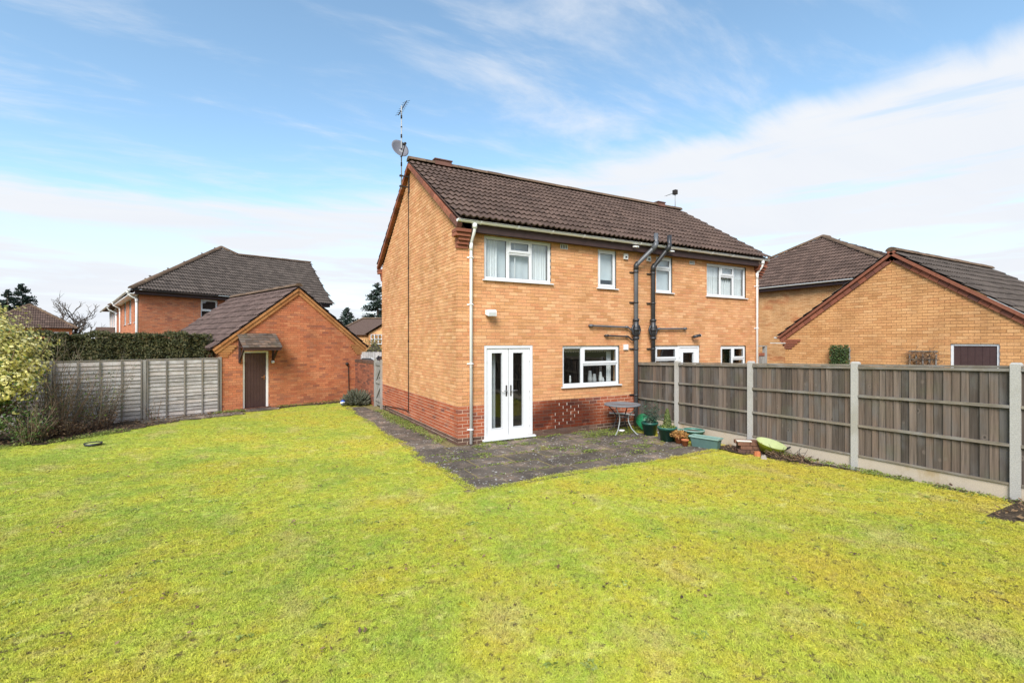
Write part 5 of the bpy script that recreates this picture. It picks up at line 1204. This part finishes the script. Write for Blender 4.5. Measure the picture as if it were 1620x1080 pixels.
# climbers on the buff garage wall
for (u, z, w_, h_, nm, lab, mt, dry) in ((1.42, 1.5, .5, .58, 'trellis_climber', 'dense clipped green climber on a trellis on the garage wall', GREENL, False), (3.33, 1.5, .58, .42, 'trellis_climber', 'withered brown climber on a trellis beside the shuttered window', DEADL, True)):
    o = thing(nm, lab, 'climber', WR @ Vector((u, 0, 0)), R(-90))
    for k in range(5): b = MB(); b.box(k*(w_-.03)/4, -.045, .3, k*(w_-.03)/4+.03, -.025, z+h_-.05); b.build('trellis_slat', GATEW, o)
    for k in range(4): b = MB(); zz = z-.2+k*.21; b.box(-.01, -.0245, zz, w_+.01, -.006, zz+.03); b.build('trellis_bar', RAIL, o)
    b = MB()
    for _ in range(1900 if not dry else 260): quad(b, Vector((rng.uniform(0, w_), -.05-rng.random()*.14*(1 if not dry else .5), rng.uniform(.9, z+h_)+.03*noise.noise((rng.random()*9, 0, 0)))), rng.uniform(.035, .07), rv3()+Vector((0, -1, .5)), 0, .6)
    b.build('foliage', leaf_mat('climber_green', (.03, .06, .02), (.06, .1, .03), (.1, .15, .05)) if not dry else DEADL, o, kind='stuff')
    if dry:
        b = MB()
        for _ in range(150): b.tube(stem_path((rng.uniform(0, w_), -.06, rng.uniform(1.3, z+h_)), (rng.uniform(-1, 1), rng.uniform(-.2, .1), rng.uniform(-.4, .4)), rng.uniform(.1, .35), 4, .35), .004, 3)
        b.build('stems', STEM, o, kind='stuff')
    else: b = MB(); b.tube([(w_/2, -.06, 0), (w_/2+.03, -.06, 1.0)], .02, 6); b.build('stems', BARK, o)

# ------------------------------------------------------------------ houses and trees farther off
# red house behind the shed: local x along its side wall
sd_dir = (RIGHT*.529+FWD*.848).normalized(); la = math.atan2(sd_dir.y, sd_dir.x)
LHO = W(-18.5, 24.0); lh = thing('brick_house', 'orange red brick house with charcoal tile roof behind the brick garage', 'house', LHO, la)
LW, LE, LD = 10.7, 4.72, 10.5
lopen = [(2.84, 3.72, 3.3, 4.5)]
g = MB(); backing(g, 0, LW, -.05, LE, lopen); g.box(LW-.25, .245, 0, LW, 6, LE)
fd_w = (RIGHT*-.68+FWD*.732).normalized(); FA = math.atan2(fd_w.y, fd_w.x)-la; fdl = Vector((math.cos(FA), math.sin(FA), 0)); LFf = frame(fdl*LD, FA+math.pi); fopen = [(LD-a-1.25, LD-a, 3.2, 4.6) for a in (.9, 3.9, 6.9)]+[(LD-a-1.25, LD-a, .8, 2.2) for a in (.9, 3.9, 6.9)]
g.M = LFf; backing(g, 0, LD-.12, -.05, LE, fopen); g.build('wall', MORT_O, lh)
b = MB(); put_bricks(brick_cells(0, LW, 0, LE, lopen), b, lambda u, z: 0); b.M = LFf; put_bricks(brick_cells(0, LD-.11, 0, LE, fopen), b, lambda u, z: 0); b.build('brickwork', [ORNG2], lh, kind='stuff')
window(lh, Matrix(), 2.84, 3.3, .88, 1.2, [(0, 1, 0, .5), (0, 1, .5, 1, 1)])
for o_ in fopen: window(lh, LFf, o_[0], o_[2], 1.25, 1.4, [(0, .5, 0, 1), (.5, 1, 0, 1)])
# roof polygon: measured on the slope plane (eave to ridge), closed behind
ev = LE+.02
def slope_pt(px_, py_):
    """where the view ray meets the roof slope that rises from the side wall's eaves"""
    Mi = Matrix.Translation(LHO) @ Matrix.Rotation(la, 4, 'Z'); inv_ = Mi.inverted(); o_ = inv_ @ CAM; r_ = (inv_.to_3x3()) @ (FWD+RIGHT*((px_-810)/765)-Vector((0, 0, 1))*((py_-540)/765))
    nrm = Vector((0, -math.sin(R(36)), math.cos(R(36)))); q = Vector((0, -.4, ev)); t = (q-o_).dot(nrm)/r_.dot(nrm); return o_+r_*t
P_pk, P_s, P_r, P_e = slope_pt(350, 392), slope_pt(376, 404), slope_pt(491, 416), slope_pt(520.5, 475)
P_l = Vector((-.5, -.4, ev)); P_e = Vector((P_e.x, -.4, ev))
poly = [P_l, P_e, P_r, P_s, P_pk]
bk_ = P_l+fdl*(LD+.5); bp_ = P_pk+fdl*(LD-4); br = Vector((P_r.x, P_r.y*2, ev)); bs = bp_+Vector((5, 1, ev-bp_.z))
r_ = MB(); r_.add(poly+[bk_, bp_, br, bs], [(0, 1, 2, 3, 4), (0, 4, 6, 5), (2, 1, 7), (3, 2, 7, 8), (4, 3, 8, 6)]); lr = r_.build('roof', TILE_D, lh)
LV = Vector((0, math.cos(R(36)), math.sin(R(36))))
def uv(p): return (p.x-P_l.x, (p-P_l).dot(LV))
pu = [uv(p) for p in poly]
def inpoly(u, v):
    ins = False; n = len(pu)
    for i in range(n):
        (a, c), (d, e) = pu[i], pu[(i+1) % n]
        if (c > v) != (e > v) and u < (d-a)*(v-c)/(e-c)+a: ins = not ins
    return ins
tile_roof(lr, lh, P_l+Vector((0, 0, .01)), (1, 0, 0), LV, max(p[0] for p in pu), max(p[1] for p in pu), TILE_D, inpoly, seg=8)
r_ = MB(); u6 = Vector((0, 0, .05)); ridge_run(r_, P_l+u6, P_pk+u6, .14); ridge_run(r_, P_s+u6, P_r+u6, .13); ridge_run(r_, P_pk+u6, P_s+u6, .14); r_.build('ridge_tiles', RIDGE, lr, kind='stuff')
b = MB(); b.box(-.3, -.34, LE-.2, LW+.2, -.31, LE-.0); b.box(-.3, -.309, LE-.2, LW+.2, -.003, LE-.18); b.build('fascia', FASC, lh)
gutter(lh, Matrix(), -.45, LW+.3, -.42, LE+.0, BLACKP, .06, 0)
gutter(lh, LFf, -.2, LD+.35, -.42, LE+.0, UPVC_G, .07, 0); b = MB(LFf); b.box(-.2, -.38, LE-.2, LD+.3, -.002, LE-.16); b.build('soffit', UPVC_G, lh)
downpipe(lh, LFf, LD-.12, -.42, LE-.02, .0, UPVC_G, .06, .09, ()); downpipe(lh, LFf, .6, -.42, LE-.02, .0, UPVC_G, .05, .08, ())
# second red house farther along the same terrace
l2p = LHO+Matrix.Rotation(la, 3, 'Z') @ (fdl*20.5); l2 = thing('brick_house', 'red brick terrace house with white windows beyond the orange brick house', 'house', l2p, la+FA+math.pi)
g = MB(); g.box(0, .0, -.05, 8, 7.5, 4.7); g.build('wall', ORNG2, l2)
r_ = MB(); r_.add([(-.4, -.5, 4.6), (8.4, -.5, 4.6), (8.4, 8, 4.6), (-.4, 8, 4.6), (3, 3.7, 7.2), (5, 3.7, 7.2)], [(0, 1, 5, 4), (1, 2, 5), (2, 3, 4, 5), (3, 0, 4), (3, 2, 1, 0)]); r2_ = r_.build('roof', TILE, l2)
hip_face(r2_, l2, Vector((8.4, -.5, 4.61)), Vector((8.4, 8, 4.61)), Vector((5, 3.7, 7.21)), TILE)
r_ = MB(); ridge_run(r_, (8.4, -.5, 4.65), (5, 3.7, 7.25)); ridge_run(r_, (-.4, -.5, 4.65), (3, 3.7, 7.25)); ridge_run(r_, (3, 3.7, 7.25), (5, 3.7, 7.25)); r_.build('ridge_tiles', RIDGE, r2_, kind='stuff')
F2 = Matrix()
for a in (.8, 3.3, 5.8):
    for z in (.9, 3.2): window(l2, F2 @ Matrix.Translation((0, -.11, 0)), a, z, 1.3, 1.3, [(0, .5, 0, 1), (.5, 1, 0, 1)], back=None)
gutter(l2, F2, -.4, 8.3, -.56, 4.6, UPVC_G, .07, 0); downpipe(l2, F2, 7.8, -.5, 4.55, 0, UPVC_G, .06, .08, ())
d_ = MB(F2); d_.prism([(4.9, 2.25), (7.5, 2.25), (6.2, 3.2)], 'y', -1.1, -.02); d_.build('porch_roof', TILE, l2)
# far bungalow at the left edge
fbp = px(44, 540, 40); fb_ = thing('brick_house', 'small brick house with brown gabled roof beyond the variegated bush', 'house', (fbp.x, fbp.y, 0), math.atan2(RIGHT.y, RIGHT.x)+R(42))
g = MB(); g.box(-2.7, 0, -.05, 2.7, 7, 3.3); g.build('wall', ORNG2, fb_)
r_ = MB(); r_.add([(-3.1, -.35, 3.3), (3.1, -.35, 3.3), (3.1, 7.4, 3.3), (-3.1, 7.4, 3.3), (.0, 2.2, 5.35), (.0, 4.4, 5.35)], [(0, 1, 4), (1, 2, 5, 4), (2, 3, 5), (3, 0, 4, 5), (3, 2, 1, 0)]); r2_ = r_.build('roof', TILE, fb_)
hip_face(r2_, fb_, Vector((-3.1, -.35, 3.31)), Vector((3.1, -.35, 3.31)), Vector((.0, 2.2, 5.36)), TILE)
r_ = MB(); ridge_run(r_, (3.1, -.35, 3.35), (.0, 2.2, 5.4)); ridge_run(r_, (-3.1, -.35, 3.35), (.0, 2.2, 5.4)); r_.build('ridge_tiles', RIDGE, r2_, kind='stuff')
window(fb_, Matrix.Translation((0, -.11, 0)), 1.0, 1.9, 1.5, 1.1, [(0, .33, 0, 1), (.33, .66, 0, 1), (.66, 1, 0, 1)], back=None)
# far house in the gap beside the gable
gpn = px(600, 540, 56); gh = thing('brick_house', 'distant brick house with brown roof seen between garage and gable', 'house', (gpn.x, gpn.y, 0), math.atan2(RIGHT.y, RIGHT.x)+.12)
g = MB(); g.box(-5.0, 0, -.05, 7, 7, 3.1); g.prism([(-1.0, 3.1), (2.4, 3.1), (.7, 4.1)], 'y', -1.2, 0); g.box(-1.0, -1.2, -.05, 2.4, -.001, 3.1); g.build('wall', BUFF_RED, gh)
r_ = MB(); r_.add([(-5.4, -.4, 2.95), (7.4, -.4, 2.95), (7.4, 7.4, 2.95), (-5.4, 7.4, 2.95), (-2.5, 3.5, 5.0), (1.2, 3.5, 5.0)], [(0, 1, 5, 4), (1, 2, 5), (2, 3, 4, 5), (3, 0, 4), (3, 2, 1, 0)]); ghr = r_.build('roof', TILE, gh)
r_ = MB(); r_.add([(-1.4, -1.6, 3.0), (.7, -1.6, 4.3), (.7, 2.5, 4.3), (-1.4, .5, 3.0), (2.8, -1.6, 3.0), (2.8, .5, 3.0)], [(0, 1, 2, 3), (1, 4, 5, 2)]); r_.build('porch_roof', TILE, gh)
r_ = MB(); ridge_run(r_, (-2.5, 3.5, 5.02), (1.2, 3.5, 5.02), .16, .5); ridge_run(r_, (1.2, 3.5, 5.02), (7.4, -.4, 3.0), .16, .5); ridge_run(r_, (-2.5, 3.5, 5.02), (-5.4, -.4, 3.0), .16, .5); r_.build('ridge_tiles', RIDGE, ghr, kind='stuff')
window(gh, Matrix.Translation((0, -1.31, 0)), -.75, 1.9, 1.25, 1.1, [(0, .33, 0, .5), (.33, .66, 0, .5), (.66, 1, 0, .5), (0, .33, .5, 1), (.33, .66, .5, 1), (.66, 1, .5, 1)], back=None)

def fir(x, y, h, r, label, seed, bare=.0):
    o = thing('fir_tree', label, 'tree', (x, y, 0)); q = random.Random(seed); b = MB(); b.tube([(0, 0, 0), (.05, 0, h*.5), (0, 0, h*.99)], [h*.022, h*.014, .02], 7); tk = MB()
    lf_ = MB(); n = int(h*15)
    for k in range(n):
        t = k/n; z = h*(.16+.82*t); ln = r*(1-t)**.75*(.7+.5*q.random())+.15; a = q.uniform(0, 6.28); dr_ = Vector((math.cos(a), math.sin(a), .12-.25*(1-t)))
        b.tube([(0, 0, z), Vector((0, 0, z))+dr_*ln], [.03, .01], 4, 0, False)
        for s in range(int(ln*26)):
            f_ = q.uniform(.2, 1.05); p_ = Vector((0, 0, z))+dr_*ln*f_+Vector((q.uniform(-1, 1), q.uniform(-1, 1), q.uniform(-.7, .35)))*(.12+.16*ln*.5); quad(lf_, p_, q.uniform(.25, .5), Vector((q.uniform(-1, 1), q.uniform(-1, 1), q.uniform(.2, 1))), 0, .45)
    b.build('trunk', BARK, o); lf_.build('crown', FIRL, o, kind='stuff')
p = px(597, 540, 78); fir(p.x, p.y, 11.9, 3.6, 'tall dark fir tree behind the distant brown roof', 3)
p = px(549, 540, 72); fir(p.x, p.y, 7.4, 2.8, 'smaller thin fir standing behind the garage roof', 5)
p = px(567, 540, 76); fir(p.x, p.y, 5.9, 3.0, 'rounded low evergreen between the two firs', 6)
p = px(12, 540, 62); fir(p.x, p.y, 9.0, 2.6, 'dark fir beyond the small brick house, the shorter of two', 8)
p = px(35, 540, 64); fir(p.x, p.y, 10.0, 3.0, 'dark fir beyond the small brick house, the taller of two', 9)
p = px(-25, 540, 66); fir(p.x, p.y, 8.5, 3.2, 'broad fir past the variegated bush', 10)
# bare tree
p = px(131, 540, 46); bt = thing('bare_tree', 'leafless spreading tree on the skyline beyond the hedge', 'tree', (p.x, p.y, 0)); tk = MB(); br_ = MB(); q = random.Random(4)
def branch(mb, p_, d, ln, r0, dep):
    pts = [p_]; dd_ = d
    for i in range(4): dd_ = (dd_+Vector((q.uniform(-.3, .3), q.uniform(-.3, .3), q.uniform(-.1, .16)))).normalized(); pts.append(pts[-1]+dd_*ln/4)
    mb.tube(pts, [r0*(1-.14*i) for i in range(5)], 5 if dep < 2 else 3, 0, False)
    if dep < 5:
        for k in range(4 if dep < 2 else 3): e = pts[q.choice((2, 3, 4, 4))]; branch(br_, e, (dd_+Vector((q.uniform(-1, 1), q.uniform(-1, 1), q.uniform(-.25, .7)))).normalized(), ln*q.uniform(.55, .8), max(r0*.56, .015), dep+1)
branch(tk, Vector((0, 0, 0)), Vector((0, 0, 1)), 2.35, .28, 0); tk.build('trunk', BARK, bt); br_.build('crown', BARK, bt, kind='stuff')
# bush, fence and parked cars beyond the side gate
p = px(593, 540, 40); bs_ = thing('garden_bush', 'olive green bush below the distant house window', 'bush', (p.x, p.y, 0)); b = MB()
for _ in range(2200): q_, d_ = bump_ell((0, 0, 1.2), (1.3, 1.2, 1.45), .4, 2); quad(b, q_, rng.uniform(.08, .16), d_+rv3()*.7, 0, .6)
b.build('foliage', leaf_mat('olive_leaf', (.09, .1, .03), (.16, .16, .05), (.26, .23, .07)), bs_, kind='stuff'); b = MB(); b.lathe([(.3, 0), (.7, .5), (.7, 1.4), (0, 2.2)], 8); b.build('stems', BARK, bs_)
p = px(565, 540, 33); ff = thing('board_fence', 'pale grey timber fence across the driveway beyond the gate', 'fence', (p.x, p.y, 0), math.atan2(RIGHT.y, RIGHT.x)+.05)
for k in range(24): b = MB(); b.box(k*.15, 0, 0, k*.15+.14, .02, 1.48+.01*math.sin(k*3)); b.build('board', LAP, ff)
b = MB(); b.box(0, .021, 1.1, 3.6, .06, 1.18); b.box(0, .021, .3, 3.6, .06, .38); b.build('rail', GATEW, ff)
def car(label, loc, rz, paint):
    o = thing('parked_car', label, 'car', loc, rz); b = MB(); prof = [(-2.0, .35), (-2.05, .6), (-2.0, .85), (-1.0, .95), (1.5, .98), (1.95, .9), (2.05, .6), (2.0, .35)]
    secs = [(-.84, .96), (-.88, 1.), (.88, 1.), (.84, .96)]; n = len(prof)
    b.add([(x*s, y, .35+(z-.35)*s) for y, s in secs for x, z in prof], [tuple(range(n)), tuple(range(3*n, 4*n))[::-1]]+[(i*n+k, (i+1)*n+k, (i+1)*n+(k+1) % n, i*n+(k+1) % n) for i in range(3) for k in range(n)]); b.build('body', paint, o)
    cab = [(-1.1, .94), (-.35, 1.40), (.1, 1.46), (.85, 1.43), (1.6, .97)]; b = MB(); m_ = len(cab)
    b.add([(x, -.82+(z-.94)*.3, z) for x, z in cab]+[(x, .82-(z-.94)*.3, z) for x, z in cab], [tuple(range(m_)), tuple(range(m_, 2*m_))[::-1]]+[(k, m_+k, m_+(k+1) % m_, (k+1) % m_) for k in range(m_)]); b.build('windows', CARG, o)
    b = MB(); b.add([(-.4, -.70, 1.405), (.1, -.69, 1.475), (.9, -.70, 1.445), (-.4, .70, 1.405), (.1, .69, 1.475), (.9, .70, 1.445)], [(0, 3, 4, 1), (1, 4, 5, 2)])
    for s in (-1, 1):
        b.beam((-.4, s*.69, 1.41), (-1.1, s*.83, .95), .05, .06); b.beam((.9, s*.69, 1.44), (1.6, s*.83, .97), .05, .08); b.beam((.25, s*.695, 1.45), (.25, s*.83, .95), .06, .05)
    b.build('roof', paint, o)
    for x in (-1.3, 1.3):
        for s in (-1, 1):
            b = MB(); b.tube([(x, s*.70, .31), (x, s*.89, .31)], .31, 18); wh = b.build('wheel', TYRE, o); b = MB(); b.tube([(x, s*.8905, .31), (x, s*.90, .31)], .19, 14); b.build('rim', GALV, wh)
    for s in (-1, 1):
        b = MB(); b.box(-2.06, s*.6-.17, .66, -1.97, s*.6+.17, .8); b.build('headlight', LAMPG, o)
p = px(566, 540, 23.0); car('white car parked on the drive behind the low brick wall', (p.x-.4, p.y+.5, -.05), R(25), CARW)
p = px(612, 540, 26); car('dark car parked on the drive beyond the side gate', (p.x+.6, p.y, -.05), R(100), CARD)
# aerial beyond the buff garage
p = px(1596, 540, 34); am = thing('television_aerial', 'thin aerial mast beyond the buff garage roof', 'aerial', (p.x, p.y, 0)); b = MB(); b.tube([(0, 0, 0), (0, 0, 6.9)], .03, 6); b.build('mast', GALV, am); b = MB(); b.box(-.35, -.02, 6.6, .35, .02, 6.64); b.box(-.3, -.02, 6.78, .3, .02, 6.82); b.build('aerial_head', GALV, am)
